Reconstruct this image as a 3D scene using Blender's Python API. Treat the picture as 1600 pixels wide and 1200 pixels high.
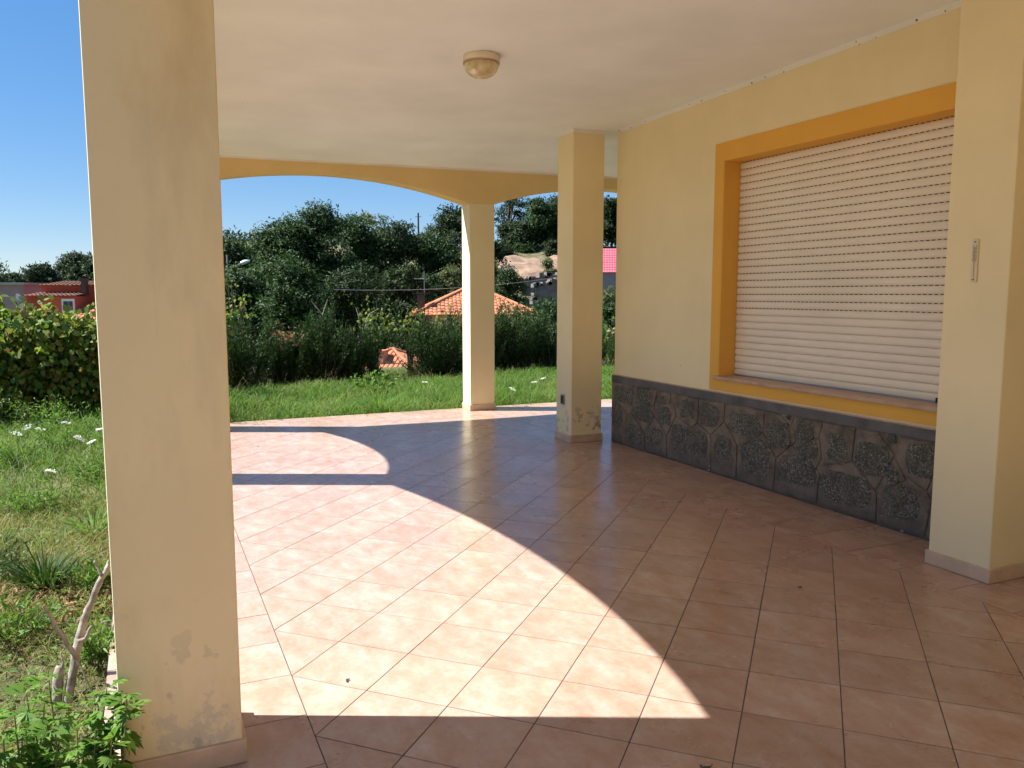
import bpy, math, random
import numpy as np
from mathutils import Vector, Matrix
R = math.radians
scn = bpy.context.scene
for o in list(bpy.data.objects):
    bpy.data.objects.remove(o)

# ------------------------------------------------------------------ camera, sky, sun, exposure
F = 1258.0                         # focal length in photo pixels (1600 wide)
YAW, PITCH, CAM_H = R(24.42), R(6.36), 1.465
FW = np.array([math.sin(YAW)*math.cos(PITCH), math.cos(YAW)*math.cos(PITCH), -math.sin(PITCH)])
RT = np.array([math.cos(YAW), -math.sin(YAW), 0.0])
UP = np.cross(RT, FW)
CAM = np.array([0.0, 0.0, CAM_H])
cd = bpy.data.cameras.new('camera'); cam = bpy.data.objects.new('camera', cd)
scn.collection.objects.link(cam); scn.camera = cam
cd.sensor_width = 36.0; cd.lens = F/1600*36.0; cd.clip_start = 0.05; cd.clip_end = 6000
m3 = Matrix(((RT[0], UP[0], -FW[0]), (RT[1], UP[1], -FW[1]), (RT[2], UP[2], -FW[2])))
cam.matrix_world = Matrix.Translation(CAM) @ m3.to_4x4()

SUN_EL = R(51.0)
SD = np.array([0.906, -0.423]); SD = SD/np.linalg.norm(SD)      # horizontal direction the light travels
w = bpy.data.worlds.new('World'); scn.world = w; w.use_nodes = True
wn = w.node_tree.nodes; wl = w.node_tree.links
bg = wn['Background']; sky = wn.new('ShaderNodeTexSky'); sky.sky_type = 'NISHITA'; sky.sun_disc = False
sky.sun_elevation = SUN_EL
sky.sun_rotation = math.atan2(-SD[0], -SD[1])
sky.air_density = 1.0; sky.dust_density = 0.0; sky.ozone_density = 10.0; sky.altitude = 300
hsv = wn.new('ShaderNodeHueSaturation'); hsv.inputs['Saturation'].default_value = 1.45; hsv.inputs['Hue'].default_value = .508
gam = wn.new('ShaderNodeGamma'); gam.inputs[1].default_value = .55
wl.new(sky.outputs[0], gam.inputs[0]); wl.new(gam.outputs[0], hsv.inputs['Color']); wl.new(hsv.outputs[0], bg.inputs[0]); bg.inputs[1].default_value = 0.118
sd = bpy.data.lights.new('sun', 'SUN'); so = bpy.data.objects.new('sun', sd); scn.collection.objects.link(so)
sd.energy = 4.5; sd.angle = R(0.55); sd.color = (1.0, 0.98, 0.96)
dirv = Vector((SD[0]*math.cos(SUN_EL), SD[1]*math.cos(SUN_EL), -math.sin(SUN_EL)))
so.rotation_euler = dirv.to_track_quat('-Z', 'Y').to_euler(); so.location = (-20, 10, 30)
vs = scn.view_settings
vs.view_transform = 'Standard'; vs.look = 'None'; vs.gamma = 1.0; vs.use_curve_mapping = False
vs.exposure = 1.42
scn.cycles.max_bounces = 10; scn.cycles.diffuse_bounces = 6; scn.cycles.transparent_max_bounces = 8

# ------------------------------------------------------------------ helpers
C = scn.collection
def ray(px, py): return FW + (px-800)/F*RT + (600-py)/F*UP
def onz(px, py, z=0.0): d = ray(px, py); return CAM + d*((z-CAM[2])/d[2])
def onx(px, py, x): d = ray(px, py); return CAM + d*((x-CAM[0])/d[0])
def ony(px, py, y): d = ray(px, py); return CAM + d*((y-CAM[1])/d[1])
def at(px, py, v): return CAM + ray(px, py)*v          # v = depth along the view axis
def project(p):
    d = np.asarray(p, float)-CAM; z = d@FW
    return 800+F*(d@RT)/z, 600-F*(d@UP)/z, z

def link(name, me, m=None, parent=None, loc=None):
    o = bpy.data.objects.new(name, me); C.objects.link(o)
    if m is not None and me is not None and len(me.materials) == 0: me.materials.append(m)
    if parent is not None: o.parent = parent
    if loc is not None: o.location = loc
    return o
def tag(o, label=None, cat=None, group=None, kind=None):
    if label: o['label'] = label
    if cat: o['category'] = cat
    if group: o['group'] = group
    if kind: o['kind'] = kind
    return o
def thing(name, label, cat, loc=(0, 0, 0), rz=0.0, group=None):
    o = bpy.data.objects.new(name, None); C.objects.link(o)
    o.location = loc; o.rotation_euler = (0, 0, rz); o.empty_display_size = .2
    return tag(o, label, cat, group)

class MB:
    """collects verts and faces for ONE mesh"""
    def __init__(s): s.v = []; s.f = []
    def add(s, v, f):
        n = len(s.v); s.v += [tuple(map(float, q)) for q in v]; s.f += [tuple(i+n for i in q) for q in f]; return s
    def box(s, x0, x1, y0, y1, z0, z1):
        v = [(x, y, z) for z in (z0, z1) for x, y in ((x0, y0), (x1, y0), (x1, y1), (x0, y1))]
        return s.add(v, [(3, 2, 1, 0), (4, 5, 6, 7), (0, 1, 5, 4), (1, 2, 6, 5), (2, 3, 7, 6), (3, 0, 4, 7)])
    def prism(s, poly, vec):
        """poly: 3D points in order, extruded by vec"""
        n = len(poly); a = [np.array(q, float) for q in poly]; b = [q+np.array(vec) for q in a]
        f = [tuple(range(n-1, -1, -1)), tuple(range(n, 2*n))]
        f += [(i, (i+1) % n, n+(i+1) % n, n+i) for i in range(n)]
        return s.add(a+b, f)
    def tube(s, pts, rad, n=8, cap=True):
        pts = [np.array(q, float) for q in pts]; m = len(pts)
        if not hasattr(rad, '__len__'): rad = [rad]*m
        base = len(s.v); V = []; Fa = []
        for i in range(m):
            t = pts[min(i+1, m-1)]-pts[max(i-1, 0)]; t = t/(np.linalg.norm(t)+1e-9)
            if i == 0:
                a = np.array([0, 0, 1.0]) if abs(t[2]) < .9 else np.array([1.0, 0, 0])
                p = np.cross(t, a)
            else: p = p-t*(p@t)
            p = p/(np.linalg.norm(p)+1e-9); q = np.cross(t, p)
            for k in range(n):
                c = 2*math.pi*k/n; V.append(pts[i]+rad[i]*(math.cos(c)*p+math.sin(c)*q))
        for i in range(m-1):
            for k in range(n):
                Fa.append((i*n+k, i*n+(k+1) % n, (i+1)*n+(k+1) % n, (i+1)*n+k))
        if cap: Fa += [tuple(range(n-1, -1, -1)), tuple(range((m-1)*n, m*n))]
        return s.add(V, Fa)
    def lathe(s, prof, n=32, c=(0, 0, 0)):
        V = []; Fa = []; m = len(prof)
        for r, z in prof:
            for k in range(n):
                a = 2*math.pi*k/n; V.append((c[0]+r*math.cos(a), c[1]+r*math.sin(a), c[2]+z))
        for i in range(m-1):
            for k in range(n): Fa.append((i*n+k, i*n+(k+1) % n, (i+1)*n+(k+1) % n, (i+1)*n+k))
        return s.add(V, Fa)
    def mesh(s, name, smooth=False):
        me = bpy.data.meshes.new(name); me.from_pydata(s.v, [], s.f); me.validate(); me.update()
        if smooth: me.shade_smooth()
        return me
    def build(s, name, m, parent=None, smooth=False, loc=None, bevel=0):
        o = link(name, s.mesh(name, smooth), m, parent, loc)
        if bevel:
            b = o.modifiers.new('bevel', 'BEVEL'); b.width = bevel; b.segments = 2; b.limit_method = 'ANGLE'
        return o

def fast_mesh(name, V, loops_per_face, idx):
    """V (n,3); idx flat loop indices; loops_per_face constant"""
    me = bpy.data.meshes.new(name); n = len(V); nl = len(idx); nf = nl//loops_per_face
    me.vertices.add(n); me.vertices.foreach_set('co', np.asarray(V, np.float32).ravel())
    me.loops.add(nl); me.loops.foreach_set('vertex_index', np.asarray(idx, np.int32).ravel())
    me.polygons.add(nf)
    me.polygons.foreach_set('loop_start', np.arange(0, nl, loops_per_face, dtype=np.int32))
    me.polygons.foreach_set('loop_total', np.full(nf, loops_per_face, np.int32))
    me.update(calc_edges=True); return me

def unit(a): return a/(np.linalg.norm(a, axis=-1, keepdims=True)+1e-9)
def leaves_mesh(name, c, d, n, L, W, bend=0.15, wide=0.45):
    """one kite-shaped leaf per row: base c, long axis d, normal n"""
    d = unit(d); s = unit(np.cross(d, n)); n = np.cross(s, d)
    L = np.broadcast_to(np.asarray(L), (len(c),))[:, None]; W = np.broadcast_to(np.asarray(W), (len(c),))[:, None]
    mid = c+d*L*wide+n*L*bend*.5
    V = np.stack([c, mid+s*W*.5, c+d*L-n*L*bend, mid-s*W*.5], 1).reshape(-1, 3)
    return fast_mesh(name, V, 4, np.arange(len(V)))
def lobed_mesh(name, c, d, n, S):
    """one broad five-pointed leaf (vine, maple) per row, 10-gon"""
    d = unit(d); s = unit(np.cross(d, n)); n = np.cross(s, d); S = np.broadcast_to(np.asarray(S), (len(c),))[:, None]
    pts = [(0, 0), (.26, -.12), (.50, .14), (.43, .36), (.46, .64), (.22, .74), (0, 1.0), (-.22, .74), (-.46, .64), (-.43, .36), (-.50, .14), (-.26, -.12)]
    V = np.stack([c+s*S*a+d*S*b+n*S*(.30*abs(a)-.22*b*b) for a, b in pts], 1).reshape(-1, 3)
    return fast_mesh(name, V, len(pts), np.arange(len(V)))
def blades_mesh(name, c, d, L, W, droop, rng):
    """curved tapering grass blades: 2 quads + tip triangle drawn as 3 quads"""
    n = len(c); d = unit(d); h = d.copy(); h[:, 2] = 0; h = unit(h+1e-4)
    s = np.stack([-h[:, 1], h[:, 0], np.zeros(n)], 1)
    a = rng.uniform(0, 2*np.pi, n)[:, None]; s = unit(s*np.cos(a)+h*np.sin(a)*.6)
    L = L[:, None]; W = W[:, None]; dr = droop[:, None]
    P = [c, c+d*L*.5+h*L*dr*.12, c+d*L*.85+h*L*dr*.45-np.array([0, 0, 1])*L*dr*.10, c+d*L*1.0+h*L*dr*.8-np.array([0, 0, 1])*L*dr*.32]
    wd = [.5, .45, .28, .04]
    V = np.stack([q for p, k in zip(P, wd) for q in (p-s*W*k, p+s*W*k)], 1)
    i = np.array([0, 1, 3, 2, 2, 3, 5, 4, 4, 5, 7, 6])
    idx = (np.arange(n)[:, None]*8+i).ravel()
    return fast_mesh(name, V.reshape(-1, 3), 4, idx)

# ------------------------------------------------------------------ materials
def new_mat(name):
    m = bpy.data.materials.new(name); m.use_nodes = True
    nt = m.node_tree; return m, nt.nodes, nt.links, nt.nodes['Principled BSDF']
def pos_noise(N, L, scale, detail=6, rough=.55, vec=None, stretch=None):
    t = N.new('ShaderNodeTexNoise'); t.inputs['Scale'].default_value = scale
    t.inputs['Detail'].default_value = detail; t.inputs['Roughness'].default_value = rough
    if vec is None:
        g = N.new('ShaderNodeNewGeometry'); vec = g.outputs['Position']
    if stretch:
        mp = N.new('ShaderNodeMapping'); mp.inputs['Scale'].default_value = stretch; L.new(vec, mp.inputs[0]); vec = mp.outputs[0]
    L.new(vec, t.inputs['Vector']); return t.outputs['Fac']
def ramp(N, L, fac, stops):
    r = N.new('ShaderNodeValToRGB'); e = r.color_ramp.elements
    while len(e) < len(stops): e.new(.5)
    for i, (p, c) in enumerate(stops):
        e[i].position = p; e[i].color = (*c, 1) if len(c) == 3 else c
    L.new(fac, r.inputs[0]); return r.outputs[0]
def mixc(N, L, fac, a, b, mode='MIX'):
    x = N.new('ShaderNodeMix'); x.data_type = 'RGBA'; x.blend_type = mode
    for k, q in ((0, fac), (6, a), (7, b)):
        if isinstance(q, (int, float)): x.inputs[k].default_value = q
        elif isinstance(q, tuple): x.inputs[k].default_value = (*q, 1)
        else: L.new(q, x.inputs[k])
    return x.outputs[2]
def math_n(N, L, op, a, b=None, clamp=False):
    x = N.new('ShaderNodeMath'); x.operation = op; x.use_clamp = clamp
    for k, q in ((0, a), (1, b)):
        if q is None: continue
        if isinstance(q, (int, float)): x.inputs[k].default_value = q
        else: L.new(q, x.inputs[k])
    return x.outputs[0]
def bump(N, L, B, h, strength=.2, dist=.01):
    b = N.new('ShaderNodeBump'); b.inputs['Strength'].default_value = strength; b.inputs['Distance'].default_value = dist
    L.new(h, b.inputs['Height']); L.new(b.outputs[0], B.inputs['Normal'])
def zmask(N, L, lo, hi):
    """1 at z<=lo fading to 0 at z>=hi (tone and marks along the foot of a wall)"""
    g = N.new('ShaderNodeNewGeometry'); s = N.new('ShaderNodeSeparateXYZ'); L.new(g.outputs['Position'], s.inputs[0])
    r = N.new('ShaderNodeMapRange'); r.inputs[1].default_value = lo; r.inputs[2].default_value = hi
    r.inputs[3].default_value = 1; r.inputs[4].default_value = 0; L.new(s.outputs['Z'], r.inputs[0]); return r.outputs[0]

def plain(name, col, rough=.7, var=.12, scale=3.0, bumps=.1, bscale=60, metal=0.0):
    m, N, L, B = new_mat(name)
    f = pos_noise(N, L, scale)
    lo = tuple(c*(1-var) for c in col); hi = tuple(min(1, c*(1+var)) for c in col)
    L.new(ramp(N, L, f, [(.3, lo), (.7, hi)]), B.inputs['Base Color'])
    B.inputs['Roughness'].default_value = rough; B.inputs['Metallic'].default_value = metal
    if bumps: bump(N, L, B, pos_noise(N, L, bscale, 3), bumps, .004)
    return m

def plaster(name, col, stain=0.0, peel=0.0, peel_z=(.15, .5), brown=None):
    m, N, L, B = new_mat(name)
    f = pos_noise(N, L, 1.3, 5); c = ramp(N, L, f, [(.3, tuple(k*.93 for k in col)), (.7, tuple(min(1, k*1.05) for k in col))])
    if stain:
        s = pos_noise(N, L, 2.2, 8, .6, stretch=(1, 1, .45))
        c = mixc(N, L, math_n(N, L, 'MULTIPLY', ramp(N, L, s, [(.5, (0, 0, 0)), (.68, (1, 1, 1))]), stain), c, (col[0]*.80, col[1]*.66, col[2]*.50))
        s3 = pos_noise(N, L, 5.0, 6, .6, stretch=(1, 1, .25))
        c = mixc(N, L, math_n(N, L, 'MULTIPLY', ramp(N, L, s3, [(.56, (0, 0, 0)), (.66, (1, 1, 1))]), stain*.35), c, (col[0]*.72, col[1]*.72, col[2]*.74))
    if peel:
        zz = zmask(N, L, *peel_z)
        s = pos_noise(N, L, 6.5, 8, .68)
        k = math_n(N, L, 'MULTIPLY', ramp(N, L, s, [(.55, (0, 0, 0)), (.60, (1, 1, 1))]), zz)
        c = mixc(N, L, math_n(N, L, 'MULTIPLY', k, peel), c, (.46, .42, .36))
        s2 = pos_noise(N, L, 9.0, 6, .6)
        k2 = math_n(N, L, 'MULTIPLY', ramp(N, L, s2, [(.60, (0, 0, 0)), (.63, (1, 1, 1))]), zz)
        c = mixc(N, L, math_n(N, L, 'MULTIPLY', k2, peel*.8), c, (.25, .23, .20))
    # fly specks
    v = N.new('ShaderNodeTexVoronoi'); v.inputs['Scale'].default_value = 2.3; g = N.new('ShaderNodeNewGeometry'); L.new(g.outputs['Position'], v.inputs['Vector'])
    sp = math_n(N, L, 'LESS_THAN', v.outputs['Distance'], .011)
    c = mixc(N, L, sp, c, (.12, .09, .06))
    L.new(c, B.inputs['Base Color']); B.inputs['Roughness'].default_value = .82
    hb = math_n(N, L, 'ADD', pos_noise(N, L, 90, 4), math_n(N, L, 'MULTIPLY', pos_noise(N, L, 4, 4), 1.5))
    bump(N, L, B, hb, .22, .004)
    return m

M = {}
CREAM = (.84, .715, .435)
M['cream'] = plaster('cream_plaster', CREAM)
M['cream_old'] = plaster('stained_cream_plaster', (.765, .642, .395), .75, .5, (.18, .62))
M['cream_foot'] = plaster('cream_plaster_peeling_foot', CREAM, .15, .95, (.20, .42))
M['beam'] = plaster('ochre_plaster', (.80, .585, .265))
M['ceiling'] = plaster('white_ceiling_plaster', (.885, .92, .90))
M['strip'] = plaster('white_paint_edge', (.84, .82, .77))
M['orange'] = plaster('orange_plaster', (.80, .425, .07))
M['skirt'] = plain('beige_marble_skirting', (.58, .42, .29), .35, .15, 9, .03)
M['sill'] = plain('pink_marble_sill', (.50, .32, .21), .35, .15, 9, .03)
M['shutter'] = plain('ivory_pvc', (.82, .73, .60), .45, .05, 2, 0)
M['dark'] = plain('dark_interior', (.02, .017, .015), .8, .1, 3, 0)
M['rubber'] = plain('black_rubber', (.015, .015, .015), .6, .1, 3, 0)
M['grout'] = plain('dark_grout', (.085, .070, .060), .9, .2, 8, .1)

def tile_mat():
    m, N, L, B = new_mat('peach_glazed_tile')
    g = N.new('ShaderNodeNewGeometry'); oi = N.new('ShaderNodeObjectInfo')
    rnd = math_n(N, L, 'ADD', oi.outputs['Random'], g.outputs['Random Per Island'])
    off = N.new('ShaderNodeCombineXYZ')
    L.new(math_n(N, L, 'MULTIPLY', rnd, 37.0), off.inputs[0]); L.new(math_n(N, L, 'MULTIPLY', rnd, 71.0), off.inputs[2])
    va = N.new('ShaderNodeVectorMath'); L.new(g.outputs['Position'], va.inputs[0]); L.new(off.outputs[0], va.inputs[1])
    f1 = pos_noise(N, L, 8.5, 8, .62, va.outputs[0], (1.25, .7, 1))
    f2 = pos_noise(N, L, 42, 5, .6, va.outputs[0])
    f = math_n(N, L, 'ADD', math_n(N, L, 'MULTIPLY', f1, .75), math_n(N, L, 'MULTIPLY', f2, .25))
    c = ramp(N, L, f, [(.32, (.375, .218, .150)), (.45, (.435, .275, .200)), (.55, (.470, .322, .250)), (.70, (.515, .405, .335))])
    hs = N.new('ShaderNodeHueSaturation'); L.new(c, hs.inputs['Color'])
    L.new(math_n(N, L, 'ADD', .92, math_n(N, L, 'MULTIPLY', math_n(N, L, 'FRACT', rnd), .16)), hs.inputs['Value'])
    # dust and faint scuffs over the whole floor
    dz = pos_noise(N, L, 1.1, 6, .6)
    c2 = mixc(N, L, math_n(N, L, 'MULTIPLY', ramp(N, L, dz, [(.45, (0, 0, 0)), (.75, (1, 1, 1))]), .10), hs.outputs[0], (.38, .32, .275))
    L.new(c2, B.inputs['Base Color'])
    B.inputs['Specular IOR Level'].default_value = .65
    ro = N.new('ShaderNodeMapRange'); L.new(dz, ro.inputs[0]); ro.inputs[1].default_value = .3; ro.inputs[2].default_value = .7
    ro.inputs[3].default_value = .20; ro.inputs[4].default_value = .34; L.new(ro.outputs[0], B.inputs['Roughness'])
    bump(N, L, B, pos_noise(N, L, 9, 3), .035, .004)
    return m
M['tile'] = tile_mat()

def stone_mat():
    m, N, L, B = new_mat('dark_pebbly_stone')
    v = N.new('ShaderNodeTexVoronoi'); v.inputs['Scale'].default_value = 120; v.inputs['Randomness'].default_value = 1
    g = N.new('ShaderNodeNewGeometry'); L.new(g.outputs['Position'], v.inputs['Vector'])
    r = N.new('ShaderNodeSeparateColor'); L.new(v.outputs['Color'], r.inputs[0])
    c = ramp(N, L, r.outputs[0], [(.0, (.055, .054, .040)), (.5, (.115, .108, .082)), (.82, (.18, .168, .135)), (.96, (.33, .32, .28))])
    big = pos_noise(N, L, 8, 5)
    c = mixc(N, L, math_n(N, L, 'MULTIPLY', ramp(N, L, big, [(.42, (0, 0, 0)), (.62, (1, 1, 1))]), .55), c, (.075, .074, .052))
    sm_ = pos_noise(N, L, 13, 7, .65)
    c = mixc(N, L, math_n(N, L, 'MULTIPLY', ramp(N, L, sm_, [(.52, (0, 0, 0)), (.64, (1, 1, 1))]), .6), c, (.22, .17, .12))
    L.new(c, B.inputs['Base Color']); B.inputs['Roughness'].default_value = .85
    hh = math_n(N, L, 'ADD', math_n(N, L, 'MULTIPLY', v.outputs['Distance'], -1.0), math_n(N, L, 'MULTIPLY', pos_noise(N, L, 30, 5), 1.2))
    bump(N, L, B, hh, .8, .010); return m
M['stone'] = stone_mat()
def mortar_mat():
    m, N, L, B = new_mat('brown_mortar')
    f = pos_noise(N, L, 7, 8, .65)
    c = ramp(N, L, f, [(.30, (.10, .082, .062)), (.48, (.20, .155, .115)), (.66, (.30, .235, .175))])
    zz = zmask(N, L, .02, .22)
    s = pos_noise(N, L, 11, 6, .6)
    c = mixc(N, L, math_n(N, L, 'MULTIPLY', zz, .55), c, (.10, .092, .082))  # mortar turns darker and greyer towards the floor
    c = mixc(N, L, math_n(N, L, 'MULTIPLY', math_n(N, L, 'MULTIPLY', ramp(N, L, s, [(.66, (0, 0, 0)), (.68, (1, 1, 1))]), zz), .6), c, (.55, .53, .50))
    L.new(c, B.inputs['Base Color']); B.inputs['Roughness'].default_value = .92
    bump(N, L, B, pos_noise(N, L, 28, 8, .7), 1.0, .022); return m
M['mortar'] = mortar_mat()
M['cement'] = plain('grey_cement_band', (.125, .118, .112), .9, .3, 6, .5, 40)

def leaf_mat(name, cols, rough=.55, trans=.35, pos_var=None):
    """foliage: colour by leaf, some light passing through"""
    m, N, L, B = new_mat(name)
    g = N.new('ShaderNodeNewGeometry')
    k = len(cols); c = ramp(N, L, g.outputs['Random Per Island'], [(i/(k-1), q) for i, q in enumerate(cols)])
    if pos_var:
        sc, col2, lo, hi = pos_var
        n = pos_noise(N, L, sc, 4)
        c = mixc(N, L, ramp(N, L, n, [(lo, (0, 0, 0)), (hi, (1, 1, 1))]), c, mixc(N, L, .35, col2, c))
    L.new(c, B.inputs['Base Color']); B.inputs['Roughness'].default_value = rough
    B.inputs['Specular IOR Level'].default_value = .22
    t = N.new('ShaderNodeBsdfTranslucent'); hs = N.new('ShaderNodeHueSaturation'); hs.inputs['Value'].default_value = 1.5; hs.inputs['Saturation'].default_value = 1.1
    L.new(c, hs.inputs['Color']); L.new(hs.outputs[0], t.inputs[0])
    mx = N.new('ShaderNodeMixShader'); mx.inputs[0].default_value = trans
    L.new(B.outputs[0], mx.inputs[1]); L.new(t.outputs[0], mx.inputs[2]); L.new(mx.outputs[0], N['Material Output'].inputs[0])
    return m
M['grass'] = leaf_mat('grass_blades', [(.06, .115, .016), (.10, .17, .024), (.15, .215, .036), (.22, .245, .06), (.34, .28, .11)], .6, .3, (1.3, (.30, .235, .09), .47, .66))
M['lawn'] = leaf_mat('lawn_blades', [(.035, .09, .010), (.06, .14, .016), (.085, .18, .022), (.13, .22, .035), (.20, .23, .08)], .6, .35, (1.1, (.20, .25, .07), .48, .66))
M['straw'] = leaf_mat('dry_stalks', [(.24, .18, .09), (.36, .28, .15), (.20, .13, .06)], .8, .15)
M['tuft'] = leaf_mat('dark_tuft', [(.018, .045, .008), (.034, .08, .013), (.06, .115, .022)], .6, .25)
M['vine'] = leaf_mat('vine_leaf', [(.035, .08, .012), (.06, .12, .018), (.10, .17, .03), (.15, .21, .04), (.20, .24, .05), (.24, .24, .05), (.13, .09, .035)], .65, .35)
M['rosemary'] = leaf_mat('rosemary_needles', [(.006, .015, .004), (.011, .027, .006), (.020, .045, .010), (.036, .070, .016), (.065, .105, .028)], .6, .15)
M['rosemary_tip'] = leaf_mat('rosemary_new_growth', [(.012, .030, .006), (.022, .050, .010), (.038, .074, .016), (.062, .105, .026)], .6, .2)
M['deadleaf'] = leaf_mat('brown_dead_leaf', [(.16, .08, .035), (.24, .13, .06), (.30, .19, .10), (.12, .12, .03)], .8, .2)
M['locust'] = leaf_mat('locust_leaf', [(.013, .032, .008), (.021, .046, .011), (.032, .064, .016), (.045, .082, .022), (.065, .105, .034)], .6, .25)
M['locust2'] = leaf_mat('oak_leaf', [(.013, .028, .008), (.021, .039, .011), (.032, .054, .016), (.046, .070, .024)], .65, .22)
M['pale'] = leaf_mat('pale_shrub_leaf', [(.04, .07, .02), (.07, .10, .03), (.12, .14, .05), (.18, .18, .09)], .6, .25)
M['hemp'] = leaf_mat('fresh_green_leaf', [(.055, .125, .02), (.085, .18, .03), (.125, .23, .045), (.17, .26, .06)], .45, .35)
M['weed'] = leaf_mat('weed_leaf', [(.05, .125, .016), (.09, .19, .03), (.14, .24, .045), (.19, .26, .06)], .55, .35)
M['far'] = leaf_mat('far_wood_leaf', [(.022, .040, .016), (.034, .056, .022), (.05, .075, .03)], .7, .15)
M['petal'] = leaf_mat('white_petals', [(.70, .72, .66), (.8, .8, .76)], .6, .25)
M['rose'] = leaf_mat('pink_rose_petals', [(.75, .45, .36), (.80, .58, .48), (.82, .70, .60)], .5, .25)
M['bark'] = plain('grey_brown_bark', (.085, .065, .048), .9, .3, 6, .6, 30)
M['deadwood'] = plain('bleached_dead_wood', (.30, .255, .20), .9, .5, 24, .7, 60)
M['stemgreen'] = plain('green_stem', (.12, .14, .05), .7, .2, 20, 0)
M['roof'] = plain('terracotta_roof_tile', (.46, .165, .072), .8, .35, 1.7, .3, 20)
M['roofold'] = plain('old_brown_roof_tile', (.30, .15, .10), .85, .35, 1.5, .3, 20)
M['redwall'] = plain('red_plaster', (.40, .075, .040), .85, .15, 1.2, .1)
M['orangewall'] = plain('orange_red_plaster', (.50, .115, .05), .85, .12, 1.2, .1)
M['greywall'] = plain('grey_render', (.26, .24, .24), .9, .15, 1.2, .1)
M['pinkwall'] = plain('pink_plaster', (.55, .27, .19), .85, .12, 2, .1)
M['white'] = plain('white_paint', (.78, .76, .72), .6, .05, 4, 0)
M['glass'] = plain('dark_window_glass', (.03, .035, .04), .12, .1, 2, 0)
M['brick'] = plain('brown_brick', (.075, .05, .04), .9, .3, 9, .3)
M['sheet'] = plain('pink_red_sheet_roof', (.52, .115, .15), .5, .12, 1.5, 0)
M['rubble'] = plain('grey_rubble_stone', (.17, .15, .125), .95, .4, 2.2, .8, 8)
M['metal'] = plain('galvanised_metal', (.30, .31, .32), .45, .1, 5, 0, metal=.6)
M['pole'] = plain('weathered_pole', (.07, .06, .055), .8, .2, 5, 0)
M['cloth'] = plain('crimson_cloth', (.55, .02, .07), .8, .1, 5, 0)
M['cable'] = plain('grey_cable', (.5, .49, .47), .6, .1, 3, 0)
M['ivory'] = plain('ivory_plastic', (.70, .60, .40), .4, .06, 8, 0)
M['darkprint'] = plain('dark_print', (.10, .07, .05), .6, .1, 8, 0)
M['lampbase'] = plain('aged_white_plastic', (.80, .70, .54), .45, .08, 12, 0)
def bowl_mat():
    m, N, L, B = new_mat('yellowed_glass_bowl')
    f = pos_noise(N, L, 14, 4)
    L.new(ramp(N, L, f, [(.35, (.55, .42, .18)), (.5, (.70, .58, .32)), (.7, (.78, .68, .44))]), B.inputs['Base Color'])
    B.inputs['Roughness'].default_value = .25; B.inputs['Transmission Weight'].default_value = .15
    return m
M['bowl'] = bowl_mat()
def ground_mat():
    m, N, L, B = new_mat('dry_grassy_soil')
    f = pos_noise(N, L, .9, 8, .65); f2 = pos_noise(N, L, 22, 6, .7)
    c = ramp(N, L, f, [(.35, (.08, .095, .026)), (.5, (.15, .14, .05)), (.62, (.26, .20, .095)), (.75, (.20, .14, .08))])
    c = mixc(N, L, math_n(N, L, 'MULTIPLY', f2, .6), c, (.05, .042, .025))
    L.new(c, B.inputs['Base Color']); B.inputs['Roughness'].default_value = .95
    bump(N, L, B, f2, .8, .03); return m
M['ground'] = ground_mat()
M['bare'] = plain('bare_dry_earth', (.24, .155, .10), .95, .45, .9, 1.0, 3)

# ------------------------------------------------------------------ patio floor: every tile its own piece
XL, XR, YF, YN = -.20, 4.20, 9.68, -5.0      # patio edges (left, wall, far, near)
FX0, FX1, FY1 = .452, 3.59, 9.02             # field of diagonal tiles
S = .3303; OX, OY = .452, 2.586              # tile pitch, a tile corner on the border line
floor = MB().box(XL, 8.6, YN, YF, -.40, -.0016).build('patio_floor', M['grout']); tag(floor, kind='structure')
def clip(poly, a, b, c):                     # keep a*x+b*y<=c
    out = []
    for i in range(len(poly)):
        p, q = poly[i], poly[(i+1) % len(poly)]
        dp, dq = a*p[0]+b*p[1]-c, a*q[0]+b*q[1]-c
        if dp <= 0: out.append(p)
        if (dp < 0) != (dq < 0):
            t = dp/(dp-dq); out.append((p[0]+t*(q[0]-p[0]), p[1]+t*(q[1]-p[1])))
    return out
def area(p): return .5*abs(sum(p[i][0]*p[(i+1) % len(p)][1]-p[(i+1) % len(p)][0]*p[i][1] for i in range(len(p))))
def inset(poly, g):
    n = len(poly); s = sum(poly[i][0]*poly[(i+1) % n][1]-poly[(i+1) % n][0]*poly[i][1] for i in range(n))
    if s < 0: poly = poly[::-1]
    res = [(-9e3, -9e3), (9e3, -9e3), (9e3, 9e3), (-9e3, 9e3)]
    for i in range(n):
        p, q = poly[i], poly[(i+1) % n]; ex, ey = q[0]-p[0], q[1]-p[1]; l = math.hypot(ex, ey)
        if l < 1e-6: continue
        nx, ny = ey/l, -ex/l; res = clip(res, nx, ny, nx*p[0]+ny*p[1]-g)
        if len(res) < 3: return []
    return res
polys = []
k2 = math.sqrt(.5)*S
for i in range(-60, 60):
    for j in range(-60, 60):
        cx = OX+(i+j)*k2; cy = OY+(j-i)*k2
        if not (-.5 < cx < 9 and -6 < cy < 10): continue
        q = [(cx, cy), (cx+k2, cy-k2), (cx+2*k2, cy), (cx+k2, cy+k2)]
        for a in ((-1, 0, -FX0), (1, 0, FX1), (0, 1, FY1), (0, -1, 5.0)):
            q = clip(q, *a)
            if len(q) < 3: break
        if len(q) >= 3 and area(q) > .0002: polys.append(q)
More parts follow.
